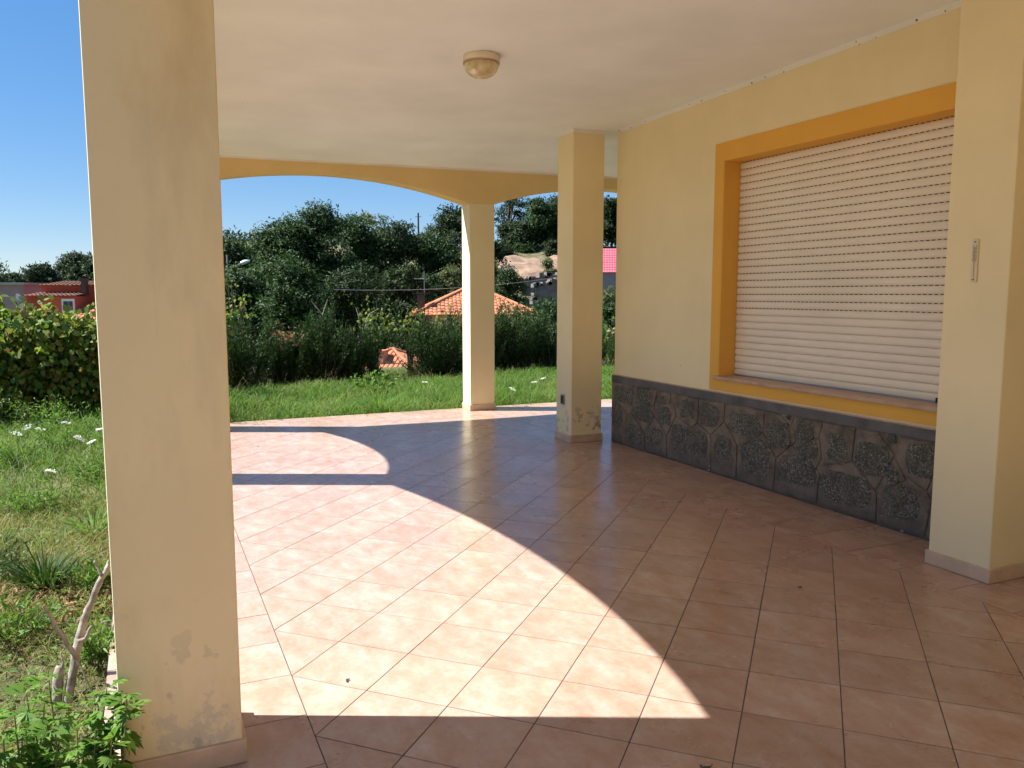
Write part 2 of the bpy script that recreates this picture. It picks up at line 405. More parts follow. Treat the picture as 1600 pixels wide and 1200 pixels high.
def rows(x0, x1, y0, y1, px_, py_, oy=0.0, ox=0.0):
    xs = [x0]; x = ox+math.ceil((x0-ox+.02)/px_)*px_
    while x < x1-.02: xs.append(x); x += px_
    xs.append(x1)
    ys = [y0]; y = oy+math.ceil((y0-oy+.02)/py_)*py_
    while y < y1-.02: ys.append(y); y += py_
    ys.append(y1)
    for a, b in zip(xs, xs[1:]):
        for c, d in zip(ys, ys[1:]): polys.append([(a, c), (b, c), (b, d), (a, d)])
rows(XL, FX0, YN, FY1, .3265, .3268, 2.738, XL)          # left border band
rows(FX1, XR, YN, 6.80, .3265, .3268, 2.955, FX1)        # border along the wall
rows(FX1, 8.6, 6.80, FY1, .3303, .3303, 6.80, FX1)       # wing round the corner
rows(XL, 8.6, FY1, YF, .3268, .33, FY1, XL)              # far border
def vis_area(p):
    c = np.mean(p, 0); x, y, z = project((c[0], c[1], 0))
    if z < .3 or not (-60 < x < 1660 and y < 1290): return 0
    if c[0] > 4.3 and c[1] < 8.6: return 0
    q = [project((a, b, 0))[:2] for a, b in p]; return area(q)
polys = sorted(polys, key=vis_area, reverse=True)
rng = random.Random(4)
TILE_T = .010; full = None
def tile_geo(p, dz):
    top = inset(p, .0028); edge = inset(p, .0021); n = len(edge)
    if n < 3 or len(top) != n: top = edge
    V = [(a, b, -TILE_T) for a, b in edge]+[(a, b, -.0004+dz) for a, b in edge]+[(a, b, dz) for a, b in top]
    f = []
    for k in (0, n): f += [(k+i, k+(i+1) % n, k+n+(i+1) % n, k+n+i) for i in range(n)]
    return V, f+[tuple(range(2*n, 3*n))]
rest = MB()
for t, p in enumerate(polys):
    if len(inset(p, .0021)) < 3: continue
    if t < 300 and vis_area(p) > 0:
        c = np.mean(p, 0)
        if len(p) == 4 and abs(area(p)-S*S) < 1e-4 and abs(p[0][1]-p[1][1]) > .1 and abs(p[0][0]-p[1][0]) > .1:        # whole diagonal tile: shared mesh
            if full is None:
                V, f = tile_geo([(a-c[0], b-c[1]) for a, b in p], 0); full = MB().add(V, f).mesh('tile'); full.materials.append(M['tile'])
            o = link('tile', full, None, floor)
            o.location = (c[0], c[1], rng.uniform(-.0003, .0003)); o.rotation_euler = (rng.gauss(0, .0007), rng.gauss(0, .0007), 0)
        else:
            V, f = tile_geo([(a-c[0], b-c[1]) for a, b in p], 0)
            MB().add(V, f).build('tile', M['tile'], floor, loc=(c[0], c[1], rng.uniform(-.0003, .0003)))
    else:
        rest.add(*tile_geo(p, 0))
o = rest.build('remaining_tiles', M['tile'], floor); o['kind'] = 'stuff'

# ------------------------------------------------------------------ the villa
villa = thing('villa', 'cream plastered villa with arched patio, pillars and large rolled-down window shutter', 'house', (4.2, 2.0, 0))
def V_(mb, name, mat, parent=None, **k):
    o = mb.build(name, mat, None, **k)
    pr = parent or villa
    o.parent = pr; o.matrix_parent_inverse = Matrix.Translation(-Vector((4.2, 2.0, 0))) if pr is villa else Matrix.Identity(4)
    return o
def zc(x, y): return 3.120-.0155*y+.0128*(x-2.5)       # underside of the ceiling (falls slightly outwards)
WX = 4.22
LX0, LX1 = -.125, .218
# ceiling slab
xs, ys = (-.13, 9.2), (-5.3, 9.67)
v = [(x, y, zc(x, y)) for x, y in ((xs[0], ys[0]), (xs[1], ys[0]), (xs[1], ys[1]), (xs[0], ys[1]))]
v += [(x, y, z+.32) for x, y, z in v]
V_(MB().add(v, [(3, 2, 1, 0), (4, 5, 6, 7), (0, 1, 5, 4), (1, 2, 6, 5), (2, 3, 7, 6), (3, 0, 4, 7)]), 'ceiling', M['ceiling'])
# main wall with the window opening (Y 3.13..5.23, Z .80..2.52)
WY0, WY1, WZ0, WZ1 = 3.13, 5.232, .80, 2.518
wm = MB(); top = 3.09
wm.box(WX, WX+.34, -5.2, WY0, 0, top).box(WX, WX+.34, WY1, 6.83, 0, top)
wm.box(WX, WX+.34, WY0, WY1, 0, WZ0).box(WX, WX+.34, WY0, WY1, WZ1, top)
wm.box(WX+.34, 9.0, 6.49, 6.83, 0, 3.05)
wm.box(LX1+.002, WX-.001, -2.6, -2.3, 0, 3.12)  # unseen end wall behind the camera, added to darken the shaded patio
V_(wm, 'wall', M['cream'])
# white paint lapping from the ceiling onto wall and pillar
def lap(mb, x0, x1, y0, y1, h=.034):
    poly = []
    for x, y in ((x0, y0), (x1, y0), (x1, y1), (x0, y1)): poly.append((x, y))
    v = [(x, y, zc(x, y)-h) for x, y in poly]+[(x, y, zc(x, y)+.02) for x, y in poly]
    mb.add(v, [(3, 2, 1, 0), (4, 5, 6, 7), (0, 1, 5, 4), (1, 2, 6, 5), (2, 3, 7, 6), (3, 0, 4, 7)])
mb = MB(); lap(mb, WX-.003, WX+.1, 2.97, 6.833); V_(mb, 'paint_edge', M['strip'])
mb = MB(); lap(mb, -.1, 9, 9.386, 9.5, .022); V_(mb, 'paint_edge', M['strip'])
mb = MB()
rg = random.Random(8)
for k in range(15):
    y = rg.uniform(3.1, 6.8); z = zc(WX, y)-rg.uniform(.012, .036); r = rg.uniform(.003, .007)
    mb.lathe([(0, -r), (r*.7, -r*.7), (r, 0), (r*.7, r*.7), (0, r)], 6, (WX-.004, y, z))
V_(mb, 'insect_specks', M['darkprint'])['kind'] = 'stuff'

# pillars
def pillar(x0, x1, y0, y1, ztop, mat, label=None, sk=.012, foot=True):
    e = MB().box(x0, x1, y0, y1, 0.0, ztop)
    o = V_(e, 'pillar', mat, bevel=.006)
    if label: o['label'] = label
    if foot:
        s = V_(MB().box(x0-sk, x1+sk, y0-sk, y1+sk, .001, .076), 'skirting', M['skirt'], o, bevel=.003)
    return o
def topz(x, y): return zc(x, y)+.02
LX0, LX1 = -.125, .218
pillar(LX0, LX1, 2.532, 2.842, 2.45, M['cream_old'], 'near pillar with brown stains and grey peeling paint at its foot')
pillar(LX0, LX1, 6.765, 7.040, 2.45, M['cream'])
pillar(LX0, LX1, 9.39, 9.66, 2.45, M['cream'])
pillar(LX0, LX1, -1.75, -1.45, 2.45, M['cream'])
pillar(LX0, LX1, -5.2, -4.9, 2.45, M['cream'])
pillar(3.69, 4.022, 9.39, 9.66, 2.575, M['cream'], 'far pillar at the lawn edge with one sunlit side')
pillar(7.35, 7.68, 9.39, 9.66, 2.575, M['cream'])
midp = pillar(3.782, 4.125, 6.915, 7.235, topz(3.95, 7.1), M['cream_foot'], 'free-standing pillar at the wall corner with dark damp patches at its foot')
o = V_(MB().box(3.779, 4.128, 6.912, 7.238, zc(3.95, 7.1)-.030, zc(3.95, 7.1)+.02), 'paint_edge', M['strip'], midp)
pillar(3.848, WX-.001, 2.606, 2.957, topz(4.0, 2.8), M['cream'], 'thick pillar built against the wall in the foreground')

# arched beams: profile in (along, z), extruded through the beam thickness
def arch_profile(spans, ends, zs, crown, topf):
    """polygon: bottom line with arches, then back along the top"""
    pts = [(ends[0], zs[0])]
    for (a, b), c, z in zip(spans, crown, zs):
        half = (b-a)/2; rise = c-z; Rr = (half*half+rise*rise)/(2*rise)
        for k in range(41):
            t = -half+2*half*k/40; pts.append(((a+b)/2+t, z+math.sqrt(Rr*Rr-t*t)-(Rr-rise)))
    pts.append((ends[1], zs[-1]))
    pts += [(ends[1], topf(ends[1])), (ends[0], topf(ends[0]))]
    return pts
def quads_beam(pts_bottom, topf, mk, vec):
    """strip of quads between arch line and top so that no face is concave"""
    mb = MB(); vec = np.array(vec); n = len(pts_bottom)
    A = [np.array(mk(a, z)) for a, z in pts_bottom]; T = [np.array(mk(a, topf(a))) for a, z in pts_bottom]
    V = A+T+[q+vec for q in A]+[q+vec for q in T]
    f = []
    for i in range(n-1):
        f += [(i, i+1, n+i+1, n+i), (2*n+i+1, 2*n+i, 3*n+i, 3*n+i+1), (i+1, i, 2*n+i, 2*n+i+1), (n+i, n+i+1, 3*n+i+1, 3*n+i)]
    f += [(0, n, 3*n, 2*n), (n-1, 3*n-1, 4*n-1, 2*n-1)]
    return mb.add(V, f)
pl = arch_profile([(-4.9, -1.75), (-1.45, 2.532), (2.842, 6.765), (7.04, 9.389)], (-5.2, 9.389), [2.45]*4, [2.80, 2.82, 2.83, 2.78], lambda a: 3)[:-2]
V_(quads_beam(pl, lambda a: zc(0, a)+.03, lambda a, z: (LX0, a, z), (LX1-LX0, 0, 0)), 'arch_beam', M['beam'])
pf = arch_profile([(.218, 3.69), (4.022, 7.35)], (LX0, 7.68), [2.575]*2, [2.83, 2.85], lambda a: 3)[:-2]
V_(quads_beam(pf, lambda a: zc(a, 9.5)+.03, lambda a, z: (a, 9.39, z), (0, .27, 0)), 'arch_beam', M['beam'])
V_(MB().box(LX0, LX1, 9.39, 9.66, 2.45, 2.575), 'pillar_head', M['beam'])

# stone base of the wall
SX = WX-.012
base = V_(MB().box(SX, WX-.0005, 2.957, 6.852, 0, .600), 'stone_base', M['mortar'])
band = V_(MB().box(SX-.010, WX-.0005, 2.957, 6.850, .600, .668), 'cement_band', M['cement'], base, bevel=.004)
V_(MB().box(SX-.004, WX-.0005, 2.957, 6.848, .668, .676), 'band_edge', M['sill'], base)
ST = [(135,165,92,78),(222,172,66,86),(105,265,58,100),(222,255,95,72),(320,262,70,90),(425,230,84,112),(520,255,95,105),(180,345,88,88),(270,350,88,82),(395,365,105,135),(480,385,74,130),(585,405,95,140),(682,300,150,105),(730,445,140,170),(838,345,112,130),(960,325,80,100),(970,412,100,82),(920,512,180,135),(1105,405,108,150),(1140,592,235,150),(1262,455,165,150),(1356,535,60,80),(1352,366,44,38),(1480,462,140,160),(1392,652,170,160),(312,187,34,36),(884,268,20,20)]
cells = []
for cx, cy, ww, hh in ST:
    p = onx(930+cx/2.909, 560+cy/2.909, SX); a = onx(930+(cx-ww/2)/2.909, 560+cy/2.909, SX); b = onx(930+(cx+ww/2)/2.909, 560+cy/2.909, SX)
    c = onx(930+cx/2.909, 560+(cy-hh/2)/2.909, SX); d = onx(930+cx/2.909, 560+(cy+hh/2)/2.909, SX)
    cells.append((p[1], p[2], abs(a[1]-b[1])/2, abs(c[2]-d[2])/2))
for y, z, a, b in ((3.10, .40, .10, .12), (3.08, .14, .10, .09)): cells.append((y, z, a, b))
rg = random.Random(21)
for i, (y, z, a, b) in enumerate(cells):
    # mortar collar: weighted Voronoi cell, set apart by a struck groove
    q = [(2.96, .012), (6.846, .012), (6.846, .594), (2.96, .594)]
    for j, (y2, z2, a2, b2) in enumerate(cells):
        if j == i: continue
        dx, dz = y2-y, z2-z; l = math.hypot(dx, dz)
        if l > 1.2 or l < 1e-4: continue
        ra, rb = math.hypot(a, b), math.hypot(a2, b2); t = min(.75, max(.25, ra/(ra+rb)))
        q = clip(q, dx/l, dz/l, (dx*y+dz*z)/l+t*l)
        if len(q) < 3: break
    if len(q) >= 3:
        e = inset(q, .0045); tp = inset(q, .011)
        if len(e) >= 3 and len(tp) == len(e):
            n = len(e); dep = rg.uniform(.008, .013)
            Vv = [(SX+.001, u_, w_) for u_, w_ in e]+[(SX-dep+.003, u_, w_) for u_, w_ in e]+[(SX-dep, u_, w_) for u_, w_ in tp]
            fa = []
            for k in (0, n): fa += [(k+(h+1) % n, k+h, k+n+h, k+n+(h+1) % n) for h in range(n)]
            fa.append(tuple(range(3*n-1, 2*n-1, -1)))
            V_(MB().add(Vv, fa), 'mortar_collar', M['mortar'], base)
    # the stone itself
    n = 14; ring = []
    for k in range(n):
        t = 2*math.pi*k/n; sq = (abs(math.cos(t))**4+abs(math.sin(t))**4)**(-1/4)
        ring.append((math.cos(t)*sq*rg.uniform(.86, 1.06), math.sin(t)*sq*rg.uniform(.86, 1.06)))
    Vv = []
    pr_ = rg.uniform(-.004, .006)
    for sc, dx in ((1, .004), (.95, -.012-pr_), (.62, -.017-pr_), (.3, -.016-pr_)):
        for (u_, w_) in ring:
            Vv.append((SX+dx+(rg.uniform(-.005, .004) if sc < .95 else 0), y+u_*a*sc*1.05, max(.008, min(.596, z+w_*b*sc*1.05))))
    Vv.append((SX-.016-pr_, y, z)); fa = []
    for r_ in range(3): fa += [(r_*n+(h+1) % n, r_*n+h, (r_+1)*n+h, (r_+1)*n+(h+1) % n) for h in range(n)]
    fa += [(3*n+(h+1) % n, 3*n+h, 4*n) for h in range(n)]
    V_(MB().add(Vv, fa), 'stone', M['stone'], base)

# window: orange surround, reveal, sill, shutter
sur = V_(MB().box(WX-.010, WX, 3.03, WY0, .690, 2.652).box(WX-.010, WX, WY1, 5.337, .690, 2.652)
         .box(WX-.010, WX, WY0, WY1, WZ1, 2.652).box(WX-.010, WX, WY0, WY1, .690, .778), 'window_surround', M['orange'])
V_(MB().box(WX-.008, WX+.17, WY1-.010, WY1+.0005, .808, WZ1).box(WX-.008, WX+.17, WY0+.01, WY1-.010, WZ1-.010, WZ1+.0005)
   .box(WX-.008, WX+.17, WY0-.0005, WY0+.010, .808, WZ1), 'reveal', M['orange'], sur)
V_(MB().box(WX-.035, WX+.20, 3.05, WY1+.035, .779, .807), 'sill', M['sill'], sur, bevel=.004)
shx = WX+.155
shut = V_(MB().box(shx+.03, shx+.05, WY0+.01, WY1-.01, .807, WZ1), 'roller_shutter', M['dark'])  # near-black sheet behind the slats: darkness of the unlit room put in as colour
shut['label'] = 'closed ivory roller shutter with rows of small slots'
NP = 31; pitch = (WZ1-.012-.808)/NP; y0, y1 = WY0+.012, WY1-.014
def slat_mesh(open_):
    mb = MB(); hb = pitch*(.91 if open_ else .965)
    prof = [(.004, 0), (-.003, hb*.10), (-.0075, hb*.35), (-.0075, hb*.65), (-.003, hb*.90), (.004, hb)]
    n = len(prof); Vv = [(x, y0, z) for x, z in prof]+[(x, y1, z) for x, z in prof]
    mb.add(Vv, [(i, i+1, n+i+1, n+i) for i in range(n-1)])
    if open_:
        y = y0; sp = .0405
        while y < y1:
            e = min(y+.0135, y1); mb.add([(.003, y, hb), (.003, y, pitch), (.003, e, pitch), (.003, e, hb)], [(0, 1, 2, 3)]); y += sp
    else:
        mb.add([(.008, y0, hb), (.008, y0, pitch), (.008, y1, pitch), (.008, y1, hb)], [(0, 1, 2, 3)])
    me = mb.mesh('slat'); me.materials.append(M['shutter']); return me
so_, sc_ = slat_mesh(True), slat_mesh(False)
for k in range(NP):
    o = link('slat', sc_ if k < 9 else so_, None, shut); o.location = (shx, 0, .809+k*pitch)
bar = V_(MB().box(shx-.011, shx+.006, y0, y1, .8075, .818), 'bottom_rail', M['metal'], shut)
V_(MB().lathe([(0, -.03), (.013, -.03), (.013, 0), (0, 0)], 12, (shx-.03, 3.335, .842)), 'rubber_stop', M['rubber'], shut)

# ------------------------------------------------------------------ things fixed to the villa
lp = onz(752, 81, 3.06); lz = zc(lp[0], lp[1])
lamp = thing('ceiling_lamp', 'round ceiling lamp with yellowed glass bowl on the patio ceiling', 'lamp', (lp[0], lp[1], lz))
MB().lathe([(0, .0), (.117, .0), (.122, -.006), (.122, -.040), (.118, -.046), (.08, -.046)], 40).build('lamp_base', M['lampbase'], lamp, True)
MB().lathe([(.118, -.047), (.123, -.050), (.123, -.055), (.114, -.056)], 40).build('lamp_rim', M['sill'], lamp, True)
MB().lathe([(.112, -.056), (.113, -.075), (.105, -.098), (.085, -.120), (.055, -.136), (.02, -.142), (.001, -.142)], 40).build('lamp_bowl', M['bowl'], lamp, True)

tp_ = onx(1524, 408, 3.848)
th = thing('wall_thermometer', 'small narrow ivory thermometer hung on the foreground pillar', 'thermometer', (3.848, tp_[1], tp_[2]))
MB().box(-.008, -.0005, -.017, .017, -.106, .110).build('backing_plate', M['ivory'], th, bevel=.003)
MB().tube([(-.010, 0, -.08), (-.010, 0, .07)], .0016, 8).build('glass_tube', M['sill'], th)
mb = MB()
for k in range(12):
    mb.box(-.0092, -.0082, -.0115, -.0045, .000+k*.0068, .0022+k*.0068); mb.box(-.0092, -.0082, .0045, .0115, .000+k*.0068, .0022+k*.0068)
mb.build('scale_marks', M['darkprint'], th)
for z in (-.094, .094): MB().lathe([(0, 0), (.005, 0), (.005, .004), (0, .004)], 10).build('screw', M['darkprint'], th, loc=(-.011, 0, z))

sp = onx(880, 624, 3.782)
sk = thing('wall_socket', 'small dark outdoor socket low on the free-standing pillar', 'socket', (3.782, sp[1], sp[2]))
MB().box(-.012, -.0005, -.036, .036, -.052, .052).build('socket_plate', M['metal'], sk, bevel=.004)
MB().box(-.018, -.0125, -.026, .026, -.040, .040).build('socket_cover', M['rubber'], sk, bevel=.004)

# small leaf litter on the tiles
lit = [(547, 1064, 'on the sunlit tiles near the stained pillar'), (1096, 1196, 'curled on the shaded tiles at the front'), (404, 698, 'on the sunlit patch by the lawn'), (1247, 918, 'in the shade below the stone base')]
rg = random.Random(3)
for px, py, wh in lit:
    p = onz(px, py, 0); n = 6; a0 = rg.uniform(0, 6); sz = .022 if py > 1100 else .012
    pts = [(p[0]+sz*math.cos(a0+k*.5)*(.3+.25*k), p[1]+sz*math.sin(a0+k*.5)*(.3+.25*k), .004+.003*(k % 2)) for k in range(n)]
    o = MB().tube(pts, [.0015, .003, .004, .004, .003, .001], 5).build('dry_leaf', M['darkprint'])
    tag(o, 'tiny dry leaf '+wh, 'leaf', 'dry leaves on the tiles')
#VEG#
# ------------------------------------------------------------------ terrain
HD = np.array([math.sin(YAW), math.cos(YAW)]); RG = np.array([math.cos(YAW), -math.sin(YAW)])
def sm(a, b, t): t = np.clip((t-a)/(b-a), 0, 1); return t*t*(3-2*t)
def terrain(x, y):
    x = np.asarray(x, float); y = np.asarray(y, float)
    v = x*HD[0]+y*HD[1]; u = x*RG[0]+y*RG[1]; a = u/np.maximum(v, 8.0)
    z = -.10+.025*np.sin(x*1.7+.4)*np.sin(y*1.3)+.015*np.sin(x*3.9)*np.cos(y*3.1+1)
    z = z-sm(16.5, 38, v)*4.4
    z = z+sm(-.10, .0, a)*sm(52, 105, v)*12.0+(1-sm(-.10, .0, a))*(sm(60, 140, v)*6.0+sm(-.42, -.345, a)*sm(85, 150, v)*9.0)
    return z+.5*sm(40, 90, v)*np.sin(x*.11)*np.cos(y*.09)
vv = np.concatenate([-np.geomspace(60, 2, 8), np.arange(-1, 20, .5), np.geomspace(20, 130, 60), np.geomspace(140, 4000, 24)])
uu = np.concatenate([-np.geomspace(3000, 14, 40), np.arange(-13.5, 14, .5), np.geomspace(14, 3000, 40)])
U, W_ = np.meshgrid(uu, vv); XX = U*RG[0]+W_*HD[0]; YY = U*RG[1]+W_*HD[1]
ZZ = terrain(XX, YY)
inside = (XX > -.35) & (XX < 8.7) & (YY > -5.2) & (YY < 9.85); ZZ = np.where(inside, np.minimum(ZZ, -.15), ZZ)
nv, nu = U.shape; k = np.arange(nv*nu).reshape(nv, nu)
idx = np.stack([k[:-1, :-1], k[:-1, 1:], k[1:, 1:], k[1:, :-1]], -1).reshape(-1)
g_me = fast_mesh('ground', np.stack([XX, YY, ZZ], -1).reshape(-1, 3), 4, idx); g_me.shade_smooth()
tag(link('ground', g_me, M['ground']), kind='structure')
def gz(p): return float(terrain(p[0], p[1]))
def ground_at(px, py):
    p = onz(px, py, -.1); return np.array([p[0], p[1], gz(p)])
def col(px, v):                              # ground point in the direction px at depth v along the view
    p = at(px, 460, v); return np.array([p[0], p[1], gz(p)])
def ztop(px, py, v): return at(px, py, v)[2]

# bare earth bank on the hillside
p0 = at(805, 430, 88)
mb = MB(); rg = random.Random(5)
bu = np.linspace(-5.5, 26, 30); bv = np.linspace(-9, 3.5, 12); V = []
for j, b in enumerate(bv):
    for i, a in enumerate(bu):
        x = p0[0]+RG[0]*a+HD[0]*b; y = p0[1]+RG[1]*a+HD[1]*b
        e = min(1, min(i, 29-i, j, 11-j)/2.0); V.append((x, y, gz((x, y))-.4+e*(.6+.8*rg.random())))
f = [(j*30+i, j*30+i+1, (j+1)*30+i+1, (j+1)*30+i) for j in range(11) for i in range(29)]
tag(mb.add(V, f).build('bare_hillside', M['bare'], smooth=True), kind='structure')

# ------------------------------------------------------------------ foliage generators
def rdirs(rng, n): return unit(rng.normal(size=(n, 3)))
def tree(name, label, px, top_py, v, rpx, seed, mat='locust', group='trees beyond the garden', nl=5000, L=.34, Wd=.15, low=.12, bare=0.0, lobes=9, trunk_r=None, cat='tree'):
    rng = np.random.default_rng(seed)
    b = col(px, v); H = ztop(px, top_py, v)-b[2]; Rr = rpx*v/F
    t = thing(name, label, cat, tuple(b), 0, group)
    tr = trunk_r or max(.07, H*.022)
    cz0 = H*low; ch = H-cz0
    # lobes of the crown
    lc = [];
    for i in range(lobes):
        f_ = (i+.5)/lobes; ang = rng.uniform(0, 2*np.pi); zz = cz0+ch*(.12+.80*f_)
        rad = Rr*(.62*np.sqrt(max(.05, 1-((zz-cz0)/ch*1.55-.55)**2 if (zz-cz0)/ch > .35 else .85)))
        lc.append((np.cos(ang)*rad*rng.uniform(.5, 1), np.sin(ang)*rad*rng.uniform(.5, 1), zz, rng.uniform(.30, .46)*Rr+.10*ch*.5))
    lc.append((rng.normal(0, .1)*Rr, rng.normal(0, .1)*Rr, cz0+ch*.86, .26*Rr+.04*ch))
    mb = MB()
    ttop = np.array([rng.normal(0, .05)*H, rng.normal(0, .05)*H, cz0+ch*.75])
    pts = [np.array([0, 0, -.3])]+[ttop*s+np.array([rng.normal(0, .02)*H, rng.normal(0, .02)*H, 0]) for s in (.3, .6, 1)]
    mb.tube(pts, [tr*1.25, tr, tr*.65, tr*.25], 7)
    for (x, y, z, r) in lc:
        s = rng.uniform(.25, .7); st = pts[0]+(ttop-pts[0])*min(.9, s*z/ttop[2])
        e = np.array([x, y, z]); m_ = (st+e)/2+np.array([0, 0, .06*H])
        mb.tube([st, m_, e], [tr*.45, tr*.28, tr*.08], 5)
        if bare:
            for q in range(4):
                e2 = e+rdirs(rng, 1)[0]*r*1.3+np.array([0, 0, r*.4]); mb.tube([m_, (m_+e2)/2+.05*H*rdirs(rng, 1)[0], e2], [tr*.2, tr*.12, tr*.03], 4)
    mb.build('trunk', M['bark'], t)
    # clumps of leaves in each lobe, denser towards the lobe's skin
    n = int(nl*1.6*(1-bare)); per = 60; ncl = max(8, n//per)
    wts = np.array([q[3]**2 for q in lc]); wts /= wts.sum()
    ci = rng.choice(len(lc), ncl, p=wts); LC = np.array(lc)
    d = rdirs(rng, ncl); rr = rng.uniform(.15, 1.0, ncl)**.6*rng.uniform(.9, 1.18, ncl)
    cc = LC[ci, :3]+d*(LC[ci, 3]*rr)[:, None]*np.array([1, 1, .85])
    cc[:, 2] = np.clip(cc[:, 2], .1, H*1.0)
    sp = .075*Rr+.14
    c = np.repeat(cc, per, 0)+rng.normal(size=(ncl*per, 3))*sp*np.array([1, 1, .55])
    dd = rdirs(rng, len(c))+np.repeat(d, per, 0)*.35
    nn = rdirs(rng, len(c))*.55+np.repeat(d, per, 0)*.9+np.array([0, 0, .6])
    me = leaves_mesh('crown', c, dd, nn, rng.uniform(.7, 1.3, len(c))*L, rng.uniform(.7, 1.2, len(c))*Wd)
    link('crown', me, M[mat], t)
    return t
G = 'trees beyond the garden'
TL = [
 ('locust_tree', 'leafy dark green tree at the left end of the tree mass, behind the street lamp', 368, 366, 62, 54, 'locust', 9000, .30, .12),
 ('locust_tree', 'dense green tree second from the left in the tree mass', 425, 343, 58, 62, 'locust', 12500, .30, .12),
 ('locust_tree', 'tallest feathery green tree in the middle of the tree mass', 496, 316, 60, 62, 'locust', 14000, .30, .12),
 ('locust_tree', 'green tree just right of the tallest one under the wide arch', 560, 334, 65, 50, 'locust', 10000, .32, .13),
 ('locust_tree', 'thin-topped tree through which the sky shows, left of the far utility pole', 590, 324, 75, 30, 'pale', 3000, .32, .12),
 ('locust_tree', 'olive green bushy tree in front of the far utility pole', 622, 352, 70, 60, 'locust2', 11000, .34, .14),
 ('locust_tree', 'rounded green tree between the far utility pole and the dark round tree', 668, 366, 72, 50, 'locust', 8500, .34, .14),
 ('oak_tree', 'dark round tree half hidden by the sunlit far pillar', 702, 326, 84, 46, 'locust2', 9000, .36, .15),
 ('locust_tree', 'low dark tree above the left part of the hedge', 385, 415, 48, 58, 'locust', 8000, .26, .11),
 ('locust_tree', 'low bright-leaved tree in front of the tallest tree', 462, 402, 47, 60, 'locust', 9500, .26, .11),
 ('locust_tree', 'low dark tree behind the sagging power line start', 545, 412, 50, 60, 'locust2', 9500, .26, .11),
 ('locust_tree', 'low dark tree behind the brown chimney', 628, 412, 56, 56, 'locust2', 8500, .28, .12),
 ('locust_tree', 'low green tree rising behind the orange tiled roof', 700, 420, 62, 44, 'locust2', 6500, .28, .12),
 ('locust_tree', 'green tree filling the dip behind the street lamp head', 398, 380, 80, 44, 'locust', 6000, .36, .15),
 ('locust_tree', 'shadowed tree deep in the middle of the tree mass above the power line', 575, 388, 84, 62, 'locust2', 8000, .38, .16),
 ('pale_shrub', 'yellowish pale shrub against the sunlit side of the far pillar', 706, 405, 56, 18, 'pale', 2000, .22, .10),
 ('pine_tree', 'dark thin-trunked tree with open branches between the far pillar and the free-standing pillar', 797, 296, 104, 34, 'locust2', 1900, .42, .14),
 ('oak_tree', 'green tree on the slope just above the bare earth bank', 838, 318, 98, 38, 'locust', 7500, .38, .16),
 ('oak_tree', 'dark tree behind the free-standing pillar on the slope', 890, 312, 100, 46, 'locust2', 7500, .40, .17),
 ('oak_tree', 'dark tree above the pink metal roof', 955, 318, 100, 36, 'locust2', 7000, .40, .17),
 ('oak_tree', 'tree on the slope to the right of the pink metal roof, behind the wall', 1010, 330, 98, 34, 'locust2', 3000, .46, .2),
 ('locust_tree', 'bushy green shrub left of the stone ruin', 798, 418, 62, 30, 'locust', 6000, .24, .10),
 ('locust_tree', 'dark shrub below the bare bank behind the far pillar', 765, 375, 76, 34, 'locust2', 6000, .30, .12),
 ('oak_tree', 'dark bushy tree at the foot of the thin-trunked tree', 800, 352, 97, 34, 'locust2', 6000, .36, .15),
 ('hill_shrub', 'leafy shrub filling the space between the hedge and the stone ruin', 850, 468, 30, 34, 'locust', 4000, .15, .07),
 ('hill_shrub', 'yellow-green shrub behind the tall spiky rosemary right of the far pillar', 800, 478, 24, 30, 'pale', 2500, .12, .06),
 ('hill_shrub', 'dark shrub at the left end of the bare bank under the thin-trunked tree', 786, 386, 93, 18, 'locust2', 2200, .28, .12),
 ('hill_shrub', 'green shrub in the middle of the bare bank top', 820, 384, 95, 20, 'locust', 2400, .28, .12),
 ('hill_shrub', 'small dark shrub on top of the bare earth bank', 862, 378, 93, 16, 'locust2', 1800, .28, .12),
 ('hill_shrub', 'green shrub growing on the bare earth bank above the ruin', 856, 404, 84, 10, 'pale', 900, .24, .10),
 ('hill_shrub', 'green shrub right below the pink metal roof', 952, 438, 58, 12, 'pale', 1500, .22, .10),
 ('hill_shrub', 'leafy bush above the roses between the pillar and the wall', 958, 462, 34, 24, 'locust', 3500, .16, .08),
 ('locust_tree', 'thin leafy tree top at the left edge of the picture', -10, 388, 55, 20, 'pale', 900, .30, .10),
 ('oak_tree', 'round hazy green tree above the grey roof at the left edge', 18, 432, 130, 26, 'far', 4000, .5, .22),
 ('oak_tree', 'broad green tree behind the roof of the red house', 64, 418, 150, 36, 'far', 5000, .55, .25),
 ('oak_tree', 'dark rounded tree crown highest above the red house, beside the stained pillar', 120, 399, 165, 36, 'far', 6000, .6, .26),
 ('oak_tree', 'dark tree mostly hidden by the stained pillar', 165, 402, 165, 36, 'far', 3000, .75, .32),
 ('oak_tree', 'green tree hidden between the stained pillar and the tree mass', 300, 395, 90, 60, 'locust2', 6000, .4, .16),
]
for i, (n, lab, px, ty, v, r, mt, nl, L, Wd) in enumerate(TL):
    tree(n, lab, px, ty, v, r, 100+i, mt, G, nl, L, Wd, low=.30 if n == 'pine_tree' else .02, bare=.25 if n == 'pine_tree' else 0, trunk_r=.2 if n == 'pine_tree' else None)
